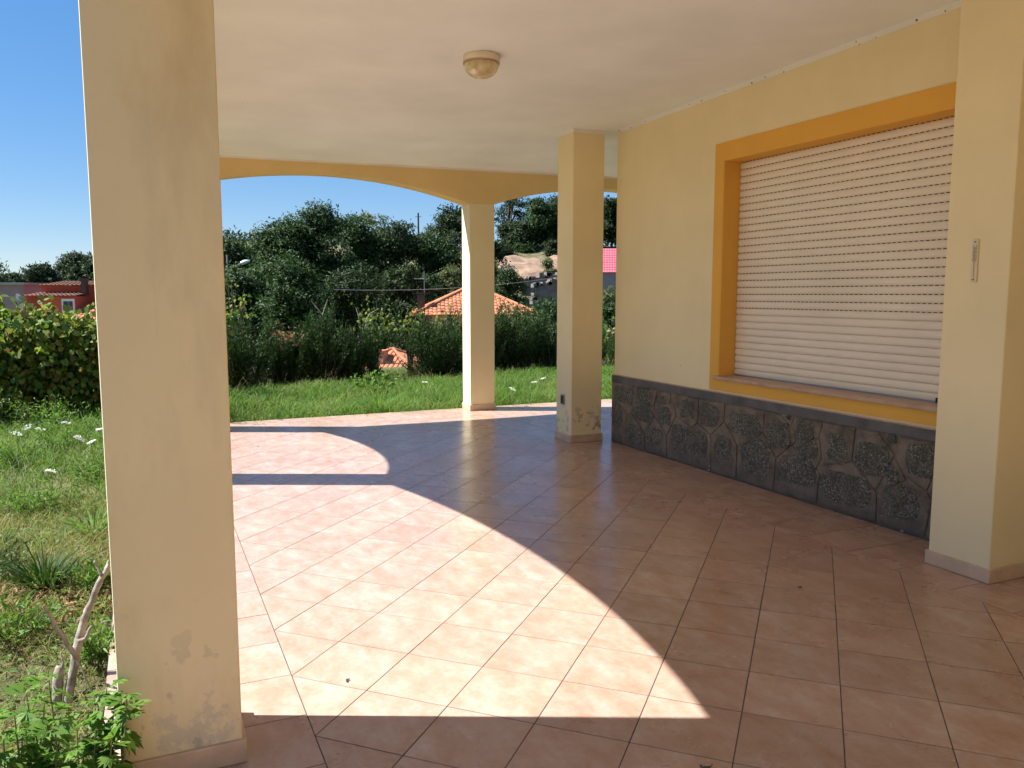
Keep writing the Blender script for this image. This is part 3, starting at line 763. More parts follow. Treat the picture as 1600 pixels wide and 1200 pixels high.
# far wood closing the valley
rng = np.random.default_rng(77); n = 60000
a = rng.uniform(-.75, .75, n); v = rng.uniform(150, 240, n); k = np.floor(a*60+rng.uniform(0, 1, n)*.4)
hgt = (3.4+1.6*np.sin(k*12.9)+1.0*np.sin(k*4.1))*rng.uniform(.05, 1, n)**.6
x = HD[0]*v+RG[0]*a*v; y = HD[1]*v+RG[1]*a*v
c = np.stack([x, y, terrain(x, y)+hgt], 1)
me = leaves_mesh('far_wood', c, rdirs(rng, n), rdirs(rng, n)+np.array([0, 0, 1]), rng.uniform(.5, 1.0, n), rng.uniform(.25, .5, n))
tag(link('far_wood', me, M['far']), 'far wooded hillside closing the valley behind the houses', 'wood', kind='stuff')

# rosemary hedge ------------------------------------------------------------
HOLE = at(615, 566, 14.2)
def rosemary(px, base_py, top_py, wpx, seed, label, lean=0.0):
    rng = np.random.default_rng(seed); b = ground_at(px, base_py); v = (b-CAM)@FW
    H = ztop(px, top_py, v)-b[2]; Rr = wpx*v/F/2
    t = thing('rosemary_bush', label, 'bush', tuple(b), 0, 'rosemary bushes along the lawn edge')
    mb = MB(); cs = []; ds = []; LL = []; SS = []
    ns = int(210*Rr/.6); sprays = [(rng.uniform(0, 2*np.pi), np.sqrt(rng.uniform(.02, 1)), rng.uniform(.72, 1.12)) for _ in range(9)]
    for i in range(ns):
        a, rr, hs_ = sprays[rng.integers(0, 9)]; a = a+rng.normal(0, .22); rr = np.clip(rr+rng.normal(0, .10), 0, 1)
        if rng.random() < .25: a, rr, hs_ = rng.uniform(0, 6.28), np.sqrt(rng.random()), .8
        foot = np.array([np.cos(a), np.sin(a), 0])*rr*Rr*.42
        out = np.array([np.cos(a), np.sin(a), 0])*rr*Rr*.85+np.array(list(RT[:2])+[0])*lean*H
        h = H*rng.uniform(.62, 1.06)*hs_*(1-.16*rr**2)
        tip = foot+out+np.array([rng.normal(0, .04), rng.normal(0, .04), h])
        mid = foot+out*.75+np.array([0, 0, h*.45])
        if i < 36 and np.linalg.norm(mid+b-HOLE) > .62 and np.linalg.norm(foot+b-HOLE) > .55: mb.tube([foot, mid, tip], [.012, .007, .003], 4)
        nn = int(rng.uniform(95, 130)); s = rng.uniform(.06, 1, nn)
        P = ((1-s)**2)[:, None]*foot+(2*s*(1-s))[:, None]*mid+(s**2)[:, None]*tip
        T = unit(2*(1-s)[:, None]*(mid-foot)+2*s[:, None]*(tip-mid))
        cs.append(P+rng.normal(size=P.shape)*(.042-.028*s)[:, None]); ds.append(T*.9+rdirs(rng, nn)*.75); LL.append(rng.uniform(.045, .085, nn)); SS.append(s)
    c = np.concatenate(cs); d = np.concatenate(ds); L = np.concatenate(LL)
    far = np.linalg.norm((c+b-HOLE)-np.outer((c+b-HOLE)@FW, FW), axis=1) > .36+.05*rng.normal(size=len(c))
    c, d, L = c[far], d[far], L[far]; tip_ = np.concatenate(SS)[far] > .66
    mb.build('stem', M['bark'], t)
    for nm, kk, mt_ in (('foliage', ~tip_, 'rosemary'), ('shoot_tips', tip_, 'rosemary_tip')):
        link(nm, leaves_mesh(nm, c[kk], d[kk], rdirs(rng, kk.sum()), L[kk], L[kk]*.21), M[mt_], t)
for i, a in enumerate([
 (386, 609, 474, 74, 'rosemary bush at the left end of the hedge, beside the stained pillar'),
 (448, 605, 512, 58, 'lower rosemary bush second in the hedge, under brown vine leaves'),
 (503, 603, 482, 62, 'spiky upright rosemary bush below the bare forked twig'),
 (546, 601, 496, 54, 'rosemary bush just left of the gap showing a tiled roof'),
 (604, 598, 497, 58, 'rosemary bush with a gap low down that shows a tiled roof'),
 (676, 592, 480, 84, 'thick rosemary bush right of the gap in the hedge'),
 (718, 588, 488, 50, 'rosemary bush touching the left side of the far pillar'),
 (752, 586, 486, 60, 'rosemary bush behind the far pillar'),
 (798, 580, 472, 78, 'tall spiky rosemary bush right of the far pillar'),
 (856, 577, 490, 56, 'rosemary bush left of the free-standing pillar'),
 (915, 574, 492, 66, 'rosemary bush behind the free-standing pillar')]):
    rosemary(a[0], a[1], a[2], a[3]*1.16, 300+i, a[4], lean=.0)

# vines ----------------------------------------------------------------------
def vine(px, base_py, top_py, wpx, seed, label, nl=750, v=None, mat='vine', size=.095, name='grape_vine', low=.15, group='grape vines beside the garden'):
    rng = np.random.default_rng(seed); b = ground_at(px, base_py) if v is None else col(px, v); vv_ = (b-CAM)@FW
    H = ztop(px, top_py, vv_)-b[2]; Rr = wpx*vv_/F/2
    t = thing(name, label, 'vine', tuple(b), 0, group)
    mb = MB(); ca = []
    for q in range(13):
        a = rng.uniform(0, 6.28); e = np.array([np.cos(a)*Rr*rng.uniform(.4, 1.1), np.sin(a)*Rr*.6, H*rng.uniform(.35, 1.08)])
        m_ = np.array([e[0]*.25, e[1]*.25, H*.5]); mb.tube([(0, 0, -.1), m_*.6, m_, e], [.035, .026, .014, .004], 5)
        for s in np.linspace(.1, 1, 10): ca.append(m_*(1-s)+e*s)
    mb.build('trunk', M['bark'], t)
    ca = np.array(ca); ci = rng.integers(0, len(ca), nl)
    c = ca[ci]+rng.normal(size=(nl, 3))*np.array([.15, .15, .13])*max(.5, H/1.6)
    k = rng.random(nl) < .30
    c[k] = np.stack([rng.uniform(-1, 1, k.sum())*Rr, rng.normal(0, .22, k.sum()), H*rng.uniform(low, .92, k.sum())], 1)
    c[:, 2] = np.clip(c[:, 2], H*low, H*1.14)
    d = rdirs(rng, nl)*.8+np.array([0, 0, -.5]); nn = rdirs(rng, nl)*.8+np.array([-.3, -.6, .7])
    link('foliage', lobed_mesh('foliage', c, d, nn, rng.uniform(.6, 1.25, nl)*size), M[mat], t)
for i, a in enumerate([
 (-40, 662, 488, 120, 'grape vine cut by the left edge of the picture, yellow leaves at its foot'),
 (24, 655, 486, 100, 'yellow-green grape vine in front of the grey-roofed house'),
 (80, 652, 500, 90, 'grape vine below the small window of the red house'),
 (128, 650, 488, 84, 'grape vine touching the left side of the stained pillar'),
 (172, 646, 484, 84, 'grape vine just behind the stained pillar'),
 (225, 640, 480, 90, 'grape vine hidden behind the middle of the stained pillar'),
 (290, 632, 478, 90, 'grape vine between the stained pillar and the hedge')]):
    vine(a[0], a[1], a[2], a[3]*1.15, 400+i, a[4], nl=3600, size=.072)
for i, a in enumerate([
 (362, 14.3, 448, 40, 'pale green climbing vine at the left end of the hedge top', 260),
 (448, 13.9, 512, 58, 'brown-leaved climbing vine sprawling over the low part of the hedge', 520),
 (585, 15.0, 478, 56, 'yellow-green climbing vine on the hedge left of the tiled roof', 300),
 (640, 15.2, 482, 60, 'climbing vine arching over the gap in the hedge', 260),
 (700, 15.6, 480, 50, 'yellowish climbing vine beside the sunlit side of the far pillar', 240)]):
    vine(a[0], 0, a[2], a[3], 430+i, a[4], nl=int(a[5]*.7), mat='deadleaf' if i == 1 else 'vine', v=a[1], name='climbing_vine', low=.70, group='climbing vines on the hedge', size=.056)
# shrub at the outer corner, throwing the dappled shade on the tiles
def shrub(name, label, b, H, Rr, seed, mat, nl, L, Wd, group=None, cat='shrub'):
    rng = np.random.default_rng(seed); t = thing(name, label, cat, tuple(b), 0, group); mb = MB(); ca = []
    for q in range(16):
        a = rng.uniform(0, 6.28); e = np.array([np.cos(a)*Rr*rng.uniform(.2, 1), np.sin(a)*Rr*rng.uniform(.2, 1), H*rng.uniform(.6, 1)])
        mb.tube([(0, 0, -.05), e*.5+np.array([0, 0, .08*H]), e], [.012*H, .008*H, .003*H], 5)
        for s in np.linspace(.3, 1, 8): ca.append(e*s)
    mb.build('stem', M['bark'], t)
    ca = np.array(ca); ci = rng.integers(0, len(ca), nl)
    c = ca[ci]+rng.normal(size=(nl, 3))*.10*Rr
    link('foliage', leaves_mesh('foliage', c, rdirs(rng, nl)*.7+unit(ca[ci])*.7, rdirs(rng, nl)+np.array([0, 0, .8]), rng.uniform(.7, 1.3, nl)*L, rng.uniform(.7, 1.2, nl)*Wd), M[mat], t)
    return t
shrub('oleander_shrub', 'leafy shrub outside the patio corner behind the stained pillar, shading the tiles', (0.02, 10.25, -.1), 1.75, .42, 51, 'vine', 420, .11, .028)
rb = ground_at(958, 566); vv_ = (rb-CAM)@FW
t = shrub('rose_bush', 'rose bush with pale pink blooms seen between the free-standing pillar and the wall', rb, 1.15, .42, 52, 'weed', 700, .06, .035)
rng = np.random.default_rng(6)
for px, py in ((951, 518), (958, 521), (950, 530), (961, 514)):
    c0 = at(px, py, vv_-.35)-rb; n = 26; d = rdirs(rng, n); d[:, 2] = abs(d[:, 2])
    link('bloom', leaves_mesh('bloom', np.tile(c0, (n, 1)), d, rdirs(rng, n), rng.uniform(.035, .055, n), .045, .3), M['rose'], t)

# ------------------------------------------------------------------ buildings beyond
def roof_face(mb, O, ex, W, us, Ls, li, ri, pitch=.24, amp=.05):
    """barrel tile columns running up the slope, cut by hips; O eave-left, li/ri insets of the ridge"""
    O, ex, us = (np.asarray(q, float) for q in (O, ex, us)); nrm = np.cross(ex, us); nrm = nrm/np.linalg.norm(nrm)
    nrm = nrm if nrm[2] > 0 else -nrm
    n = max(3, int(W/pitch)); w_ = W/n
    for i in range(n):
        e = (i+.5)*w_; s = Ls
        if li > 0: s = min(s, Ls*e/li)
        if ri > 0: s = min(s, Ls*(W-e)/ri)
        if s < .15: continue
        prof = [(-.5, 0), (-.36, .75), (0, 1), (.36, .75), (.5, 0)]
        V = []; rows_ = max(1, int(s/.36))
        for r in range(rows_):
            for s0, up in ((r*s/rows_, .03), ((r+1)*s/rows_, 0)):
                for a, b in prof: V.append(O+ex*(e+a*w_)+us*s0+nrm*(b*amp+up))
        f = [(r*10+j, r*10+j+1, r*10+5+j+1, r*10+5+j) for r in range(rows_) for j in range(4)]
        mb.add(V, f)
def local(name, label, cat, px, v, rz=0.0, zoff=0):
    b = col(px, v); t = thing(name, label, cat, (b[0], b[1], b[2]+zoff), -YAW+rz); return t, b
# hip-roofed house behind the hedge
v0 = 47.0; t, b = local('tiled_house', 'low house with an orange tiled hip roof and brown chimney behind the hedge', 'house', 738, v0+3.7, R(7))
ze = ztop(738, 493, v0)-b[2]; zr = ztop(738, 447, v0+3.7)-b[2]; hw = 3.75
MB().box(-hw+.4, hw-.4, -hw+.4, hw-.4, -.5, ze).build('wall', M['pinkwall'], t)
rf = MB(); Ls = math.hypot(hw, zr-ze); us = np.array([0, hw, zr-ze])/Ls
for q in range(4):
    m_ = Matrix.Rotation(q*math.pi/2, 3, 'Z'); O = np.array(m_ @ Vector((-hw, -hw, ze))); ex = np.array(m_ @ Vector((1, 0, 0))); u_ = np.array(m_ @ Vector(us))
    roof_face(rf, O, ex, 2*hw, u_, Ls, hw, hw)
    rf.tube([O+np.array([0, 0, .06]), np.array([0, 0, zr+.06])], .11, 8)
roof = rf.build('roof', M['roof'], t)
c0 = at(658, 470, v0+.9); lc = np.array((Matrix.Rotation(YAW-R(7), 3, 'Z') @ Vector(c0-np.array([*t.location]))))
MB().box(lc[0]-.22, lc[0]+.22, lc[1]-.22, lc[1]+.22, lc[2]-.9, lc[2]+.35).box(lc[0]-.3, lc[0]+.3, lc[1]-.3, lc[1]+.3, lc[2]+.40, lc[2]+.5).box(lc[0]-.17, lc[0]+.17, lc[1]-.17, lc[1]+.17, lc[2]+.35, lc[2]+.40).build('chimney', M['brick'], roof)
MB().tube([(lc[0]+.2, lc[1], lc[2]-.5), (lc[0]+.2, lc[1], lc[2]+1.75)], .022, 5).tube([(lc[0]-.4, lc[1], lc[2]+1.3), (lc[0]+.5, lc[1], lc[2]+1.3)], .015, 4).build('antenna', M['metal'], roof)
for sx in (-1.8, 1.6):
    wv = MB().box(sx-.45, sx+.45, -hw+.36, -hw+.41, ze-1.9, ze-.6).build('window', M['white'], t)
    MB().box(sx-.38, sx+.38, -hw+.33, -hw+.355, ze-1.82, ze-.68).build('pane', M['glass'], wv)
# small roof seen through the gap in the hedge
v0 = 27.0; t, b = local('garden_outbuilding', 'small outbuilding with tiled roof and pink chimney seen through the hedge gap', 'outbuilding', 612, v0+1.2, R(-14))
ze = ztop(615, 581, v0)-b[2]; zr = ztop(615, 547, v0+1.3)-b[2]; hw = 1.25
MB().box(-1.1, 1.1, -1.1, 1.1, -.5, ze).build('wall', M['pinkwall'], t)
rf = MB(); Ls = math.hypot(hw, zr-ze); us = np.array([0, hw, zr-ze])/Ls
roof_face(rf, (-1.3, -hw, ze), (1, 0, 0), 2.6, us, Ls, hw, hw, .17, .04); roof_face(rf, (1.3, hw, ze), (-1, 0, 0), 2.6, us*np.array([1, -1, 1]), Ls, hw, hw, .17, .04)
roof_face(rf, (hw, -1.3, ze), (0, 1, 0), 2.6, np.array([-us[1], 0, us[2]]), Ls, hw, hw, .17, .04); roof_face(rf, (-hw, 1.3, ze), (0, -1, 0), 2.6, np.array([us[1], 0, us[2]]), Ls, hw, hw, .17, .04)
for sx, sy in ((-1, -1), (1, -1), (1, 1), (-1, 1)): rf.tube([(sx*1.3, sy*hw, ze+.05), (0, 0, zr+.05)], .06, 7)
roof = rf.build('roof', M['roof'], t)
MB().box(-.62, .02, -.95, -.45, ze-.1, zr-.02).build('chimney', M['pinkwall'], roof)
MB().box(-.66, .06, -.99, -.41, zr-.02, zr+.04).build('chimney_cap', M['roof'], roof)
cl = MB().add([(-.74, -1.02, zr-.10), (-.34, -1.04, zr+.07), (-.29, -.6, zr+.08), (-.70, -.55, zr-.03), (-.72, -1.02, zr-.13), (-.33, -1.04, zr+.045), (-.28, -.6, zr+.05), (-.68, -.55, zr-.06)], [(0, 1, 2, 3), (7, 6, 5, 4), (0, 4, 5, 1), (1, 5, 6, 2), (2, 6, 7, 3), (3, 7, 4, 0)]).build('cloth', M['cloth'])
cl.matrix_world = Matrix.Translation(t.location) @ Matrix.Rotation(-YAW+R(-14), 4, 'Z'); tag(cl, 'crimson cloth lying over the pink chimney behind the hedge', 'cloth')
# red house on the left
v0 = 44.0; t, b = local('red_house', 'dark red and orange house with brown tiled roofs at the left', 'house', 92, v0, R(4))
s = v0/F
def lx(px): return (px-92)*s
def lz(py): return ztop(92, py, v0)-b[2]
MB().box(lx(36), lx(260), 2.2, 8.0, -.5, lz(446)).build('wall', M['redwall'], t)
MB().box(lx(57), lx(108), .6, 2.2, -.5, lz(463)).build('front_wall', M['orangewall'], t)
MB().box(lx(26), lx(57), 1.2, 2.2, -.5, lz(462)).build('side_wall', M['redwall'], t)
rf = MB(); roof_face(rf, (lx(34), 1.75, lz(446.5)), (1, 0, 0), lx(262)-lx(34), np.array([0, .9965, .084]), 3.4, 0, 0, .23, .06)
roof_face(rf, (lx(262), 8.4, lz(446.5)), (-1, 0, 0), lx(262)-lx(34), np.array([0, -.9965, .084]), 3.4, 0, 0, .23, .06)
roof = rf.build('roof', M['roofold'], t)
rf = MB(); roof_face(rf, (lx(30), .35, lz(463.5)), (1, 0, 0), lx(110)-lx(30), np.array([0, .9955, .095]), 2.0, 0, 0, .23, .06); rf.build('porch_roof', M['roofold'], t)
rf = MB(); roof_face(rf, (lx(110), -.9, lz(505)), (1, 0, 0), lx(170)-lx(110), np.array([0, .93, .36]), 2.3, 0, 0, .23, .06); rf.build('lower_roof', M['roof'], t)
MB().box(lx(111), lx(170), -.6, 1.8, -.5, lz(505)).build('lower_wall', M['pinkwall'], t)
MB().box(lx(107), lx(114), 1.5, 1.9, lz(460), lz(436)).box(lx(106), lx(115), 1.42, 1.98, lz(436), lz(434)).build('chimney', M['brick'], roof)
wv = MB().box(lx(88), lx(108)-.02, .54, .62, lz(489), lz(467)).build('window', M['white'], t)
MB().box(lx(91), lx(98), .51, .535, lz(486), lz(471)).build('pane', M['glass'], wv); MB().box(lx(99), lx(105), .51, .535, lz(486), lz(471)).build('pane', M['glass'], wv)
t2, b2 = local('grey_house', 'grey rendered house with a flat pale roof edge at the left edge of the picture', 'house', 0, v0+4, R(4))
s2 = (v0+4)/F
zz = ztop(0, 445, v0+4)-b2[2]
MB().box(-6, 36*s2, 0, 5, -.5, zz).build('wall', M['greywall'], t2)
MB().box(-6.3, 36*s2+.2, -.3, 5.3, zz, zz+.14).build('roof', M['metal'], t2)
wv = MB().box(-1.6, -.7, -.05, -.005, zz-1.9, zz-.7).build('window', M['white'], t2); MB().box(-1.52, -.78, -.08, -.055, zz-1.82, zz-.78).build('pane', M['glass'], wv)
d0 = at(28, 466, v0-2)
sd_ = thing('satellite_dish', 'white satellite dish in front of the red house', 'dish', tuple(d0)); sd_.rotation_euler = (R(62), 0, R(60))
MB().lathe([(.0, 0), (.10, .014), (.18, .045), (.23, .085)], 20).build('reflector', M['white'], sd_, True)
MB().tube([(0, 0, 0), (.1, 0, -.2)], .02, 6).tube([(.2, 0, .07), (0, 0, .28)], .010, 5).build('arm', M['metal'], sd_)
dz = gz(d0); o = MB().tube([(d0[0], d0[1], dz-.1), (d0[0], d0[1], d0[2]-.05)], .03, 6).build('dish_pole', M['metal']); o.parent = sd_; o.matrix_parent_inverse = sd_.matrix_basis.inverted() if False else Matrix.Identity(4)
bpy.context.view_layer.update(); o.matrix_parent_inverse = sd_.matrix_world.inverted()
# pink sheet-metal roof on the slope
v0 = 68.0; t, b = local('sheet_roof_shed', 'shed with a pink-red corrugated metal roof between the pillar and the wall', 'shed', 968, v0, R(-6))
z0 = ztop(968, 426, v0)-b[2]; z1 = ztop(968, 389, v0+3.2)-b[2]; s = v0/F
MB().box(-2.4, 4.5, .25, 5.8, -1.5, z0-.05).build('wall', M['greywall'], t)
rf = MB(); Ls = math.hypot(3.2, z1-z0); us = np.array([0, 3.2, z1-z0])/Ls
roof_face(rf, (-2.8, 0, z0), (1, 0, 0), 7.8, us, Ls, 0, 0, .22, .035); roof_face(rf, (5.0, 6.4, z0), (-1, 0, 0), 7.8, us*np.array([1, -1, 1]), Ls, 0, 0, .22, .035); rf.build('roof', M['sheet'], t)
# stone ruins
def ruin(label, pxs, v, seed, py_base):
    rg = random.Random(seed); n = len(pxs); b = col(pxs[0][0], v)
    t = thing('stone_ruin', label, 'ruin', tuple(b), 0, 'ruined walls on the slope')
    pts = [at(px, py, v+.1*i)-b for i, (px, py) in enumerate(pxs)]; foot = [at(px, py_base, v+.1*i)-b for i, (px, _) in enumerate(pxs)]
    fine = []
    for i in range(n-1):
        for k in range(5):
            q = pts[i]*(1-k/5)+pts[i+1]*k/5; fine.append(q+np.array([0, 0, rg.uniform(-.12, .12)]))
    fine.append(pts[-1])
    base_ = [np.array([q[0], q[1], foot[0][2]-1.5]) for q in fine]
    m = len(fine); th_ = np.array([HD[0]*.6, HD[1]*.6, 0]); V = fine+base_+[q+th_ for q in fine]+[q+th_ for q in base_]
    f = []
    for i in range(m-1):
        f += [(m+i, m+i+1, i+1, i), (2*m+i, 2*m+i+1, 3*m+i+1, 3*m+i), (i, i+1, 2*m+i+1, 2*m+i)]
    f += [(0, 2*m, 3*m, m), (m-1, 2*m-1, 4*m-1, 3*m-1)]
    MB().add(V, f).build('masonry', M['rubble'], t)
    mb = MB()
    for i in range(26):                       # coping stones broken out of the top
        q = fine[rg.randrange(m)]+np.array([0, 0, rg.uniform(-.1, .1)]); w1 = rg.uniform(.12, .3)
        mb.box(q[0]-w1, q[0]+w1, q[1]-.05, q[1]+.5, q[2]-.12, q[2]+rg.uniform(.05, .2))
    o = mb.build('loose_stones', M['rubble'], t); o['kind'] = 'stuff'
ruin('long grey stone ruin wall below the bare earth bank', [(815, 436), (838, 432), (858, 431), (900, 427), (930, 428)], 78, 3, 455)
ruin('broken grey stone ruin with a stepped top beside the free-standing pillar', [(836, 470), (838, 446), (850, 443), (862, 440), (885, 436), (930, 440)], 66, 4, 476)
# poles, lamp, cable
b = col(655, 86); t = thing('utility_pole', 'dark utility pole standing up behind the tree mass', 'pole', tuple(b)); zt = ztop(655, 334, 86)-b[2]
MB().tube([(0, 0, -.5), (0, 0, zt)], [.16, .09], 8).build('post', M['pole'], t); MB().tube([(-.3, .1, zt-.4), (.3, -.1, zt-.4)], .03, 5).build('crossarm', M['pole'], t)
b = col(357, 50); t = thing('street_lamp', 'street lamp with a white curved head in front of the trees beside the stained pillar', 'street lamp', tuple(b)); zt = ztop(357, 399, 50)-b[2]
MB().tube([(0, 0, -.3), (0, 0, zt)], [.07, .05], 8).build('post', M['metal'], t)
hd = at(379, 410, 50)-b; MB().tube([(0, 0, zt-1.0), hd*np.array([.5, .5, 0])+np.array([0, 0, hd[2]-.22]), hd+np.array([0, 0, -.02])], .028, 6).build('arm', M['metal'], t)
MB().tube([hd-np.array([RT[0]*.12, RT[1]*.12, .02]), hd+np.array([RT[0]*.15, RT[1]*.15, .03]), hd+np.array([RT[0]*.45, RT[1]*.45, .10])], [.07, .13, .06], 8).build('lamp_head', M['white'], t, True)
A = at(522, 452.5, 46); B_ = at(905, 427, 60)
pts = [A*(1-q)+B_*q-np.array([0, 0, 1.2*4*q*(1-q)*.35]) for q in np.linspace(0, 1, 24)]
tag(MB().tube(pts, .010, 5).build('power_line', M['cable']), 'thin pale power line sagging across above the orange tiled roof', 'cable')
# bare twigs above the hedge
for i, (px, py, lab, pl_) in enumerate([(504, 492, 'bare forked twig sticking out of the hedge left', [[(0, 0), (-18, -22)], [(0, 0), (8, -24)], [(0, 14), (0, 0)]]), (572, 500, 'bare curved twig sticking out of the hedge beside the tiled roof', [[(0, 0), (6, -10), (20, -18)], [(-10, -2), (-16, -20)], [(0, 12), (0, 0)]])]):
    mb = MB(); b = at(px, py+14, 14.3)
    for q in pl_: mb.tube([at(px+a, py+c, 14.3) for a, c in q], [.011, .005] if len(q) == 2 else [.011, .008, .004], 5)
    tag(mb.build('bare_twig', M['deadwood']), lab, 'twig', 'bare twigs in the hedge')

# ------------------------------------------------------------------ near garden
# bleached dead branch
gb = ground_at(104, 1108); v0 = (gb-CAM)@FW
t = thing('dead_branch', 'bleached dead branch standing in the grass beside the stained pillar', 'branch', tuple(gb))
def br(pts, rad, name='limb', dv=0.0):
    P0 = [at(px, py, v0+dv*i)-gb for i, (px, py) in enumerate(pts)]; P = []; r2 = []; rj = random.Random(len(pts)*7+int(pts[0][0]))
    for i in range(len(P0)-1):
        for q in range(4):
            f_ = q/4; P.append(P0[i]*(1-f_)+P0[i+1]*f_+np.array([rj.gauss(0, .0012), rj.gauss(0, .0012), 0])); r2.append((rad[i]*(1-f_)+rad[i+1]*f_)*rj.uniform(.92, 1.07))
    P.append(P0[-1]); r2.append(rad[-1]); rad = r2
    MB().tube(P, [r*v0/F/2 for r in rad], 8).build(name, M['deadwood'], t, True)
br([(103, 1125), (107, 1085), (114, 1050), (119, 1022), (123, 1000), (131, 968), (143, 940), (154, 912), (167, 888), (170, 876)], [15, 14, 13, 14, 13, 11, 10, 10, 8, 3], 'main_stem', .015)
br([(119, 1026), (108, 1010), (96, 992), (84, 972), (71, 950), (68, 946)], [9, 8, 7, 6, 5, 2], 'limb', -.02)
br([(123, 1002), (134, 998), (141, 982), (144, 978)], [7, 6, 5, 3])
br([(160, 900), (153, 889), (147, 876)], [6, 4, 2])
br([(88, 1120), (90, 1085), (92, 1052), (95, 1042)], [12, 15, 16, 14], 'broken_stump', .01)
br([(99, 1042), (97, 1028), (95, 1019)], [4, 3, 2])
br([(112, 1022), (128, 1045), (137, 1068), (146, 1085)], [3, 3, 2.5, 2])
# leafy plant in the foreground: each palmate leaf is a piece
rng = np.random.default_rng(9)
def palmate(seed):
    rg_ = np.random.default_rng(seed); c = []; d = []; L = []
    for a in (-1.25, -.75, -.3, .1, .5, .95, 1.35)[(seed % 2):]:
        d.append((np.sin(a), np.cos(a), rg_.uniform(-.25, .05))); L.append(.062*(1-.30*abs(a))*rg_.uniform(.85, 1.1)); c.append((0, .003, 0))
    me = leaves_mesh('leaf', np.array(c), np.array(d), np.tile([0, 0, 1.0], (len(c), 1)), np.array(L), np.array(L)*.30, .10, .5)
    me.materials.append(M['hemp']); return me
LM = [palmate(i) for i in range(6)]
gp = ground_at(100, 1310); gp = np.array([gp[0], gp[1], gp[2]])
t = thing('leafy_weed', 'fresh green weed with finger-shaped leaves in the bottom left corner', 'weed', tuple(gp)); v0 = (gp-CAM)@FW
for i, (px, py, bx) in enumerate([(182, 1092, 150), (150, 1085, 140), (205, 1100, 165), (70, 1085, 70), (52, 1110, 60), (22, 1110, 40), (95, 1120, 90), (120, 1135, 110), (150, 1140, 140), (175, 1150, 150), (35, 1150, 30), (5, 1140, 0), (75, 1160, 70), (130, 1170, 120), (100, 1180, 100), (165, 1188, 150), (75, 1050, 80), (40, 1075, 55), (168, 1068, 140), (198, 1082, 160), (-20, 1120, -20), (-40, 1160, -40), (60, 1195, 60)]):
    dv = rng.uniform(-.12, .10); top = at(px, py, v0+dv)-gp; bs = at(bx, 1318, v0+dv*.6)-gp; bs[2] = 0
    m_ = (top+bs)/2+np.array([rng.normal(0, .015), rng.normal(0, .015), .03])
    MB().tube([bs, m_, top], [.0035, .003, .0015], 5).build('stem', M['stemgreen'], t)
    for k_ in range(13):
        s_ = .28+.72*k_/12; P = bs*(1-s_)**2+2*s_*(1-s_)*m_+s_*s_*top
        o = link('leaf', LM[rng.integers(0, 6)], None, t); az = k_*2.4+rng.normal(0, .4)
        sc = (.75+.45*rng.random())*(1.1-.45*max(0, s_-.75)*2)
        o.location = P+np.array([math.sin(-az)*.012, math.cos(az)*.012, 0]); o.scale = (sc, sc, sc)
        o.rotation_euler = (rng.normal(-.15, .35)+.5*(s_ > .9), rng.normal(0, .25), az)
# dark strap-leaved tufts
def tuft(px, py, hpx, wpx, seed, label, n=110, mat='tuft'):
    rng = np.random.default_rng(seed); b = ground_at(px, py); v_ = (b-CAM)@FW; H = hpx*v_/F; Rr = wpx*v_/F/2
    t = thing('grass_tuft', label, 'plant', tuple(b), 0, 'clumps of strap leaves in the grass')
    a = rng.uniform(0, 6.28, n); r_ = np.sqrt(rng.random(n)); c = np.stack([np.cos(a)*r_*Rr*.35, np.sin(a)*r_*Rr*.35, np.zeros(n)-.01], 1)
    d = np.stack([np.cos(a)*r_*.9, np.sin(a)*r_*.9, np.ones(n)], 1)
    link('foliage', blades_mesh('foliage', c, d, H*rng.uniform(.6, 1.25, n), rng.uniform(.007, .014, n)*H/.3, rng.uniform(.2, .9, n), rng), M[mat], t)
tuft(72, 925, 78, 95, 1, 'dark green tuft of strap leaves left of the dead branch', 150)
tuft(40, 985, 42, 70, 2, 'small dark grassy tuft below the large dark one', 70)
tuft(2, 858, 40, 60, 3, 'dark leafy tuft at the left edge of the picture', 80)
tuft(146, 830, 50, 70, 4, 'green grassy tuft against the stained pillar', 90, 'weed')
tuft(592, 648, 46, 46, 5, 'dark weed clump in the middle of the lawn beside the tiles', 90, 'weed')
tuft(640, 640, 30, 50, 6, 'short weed clump in the lawn right of the dark weed', 80, 'weed')
shrub('lawn_weed', 'bushy green weed standing at the back of the lawn below the hedge gap', ground_at(588, 622), .34, .34, 61, 'weed', 650, .06, .03, None, 'weed')
shrub('lawn_weed', 'pale dry weed at the foot of the hedge beside the stained pillar', ground_at(402, 612), .42, .35, 62, 'pale', 380, .05, .025, None, 'weed')
shrub('lawn_weed', 'grey-green weed at the hedge foot right of the gap', ground_at(655, 590), .36, .32, 63, 'pale', 320, .05, .025, None, 'weed')
shrub('garden_weed', 'feathery bright green weed below the grape vine beside the stained pillar', ground_at(85, 672), .40, .5, 64, 'weed', 900, .06, .012, None, 'weed')
shrub('garden_weed', 'small yellowing plant under the grape vines at the left edge', ground_at(4, 668), .45, .25, 65, 'vine', 200, .08, .05, None, 'weed')
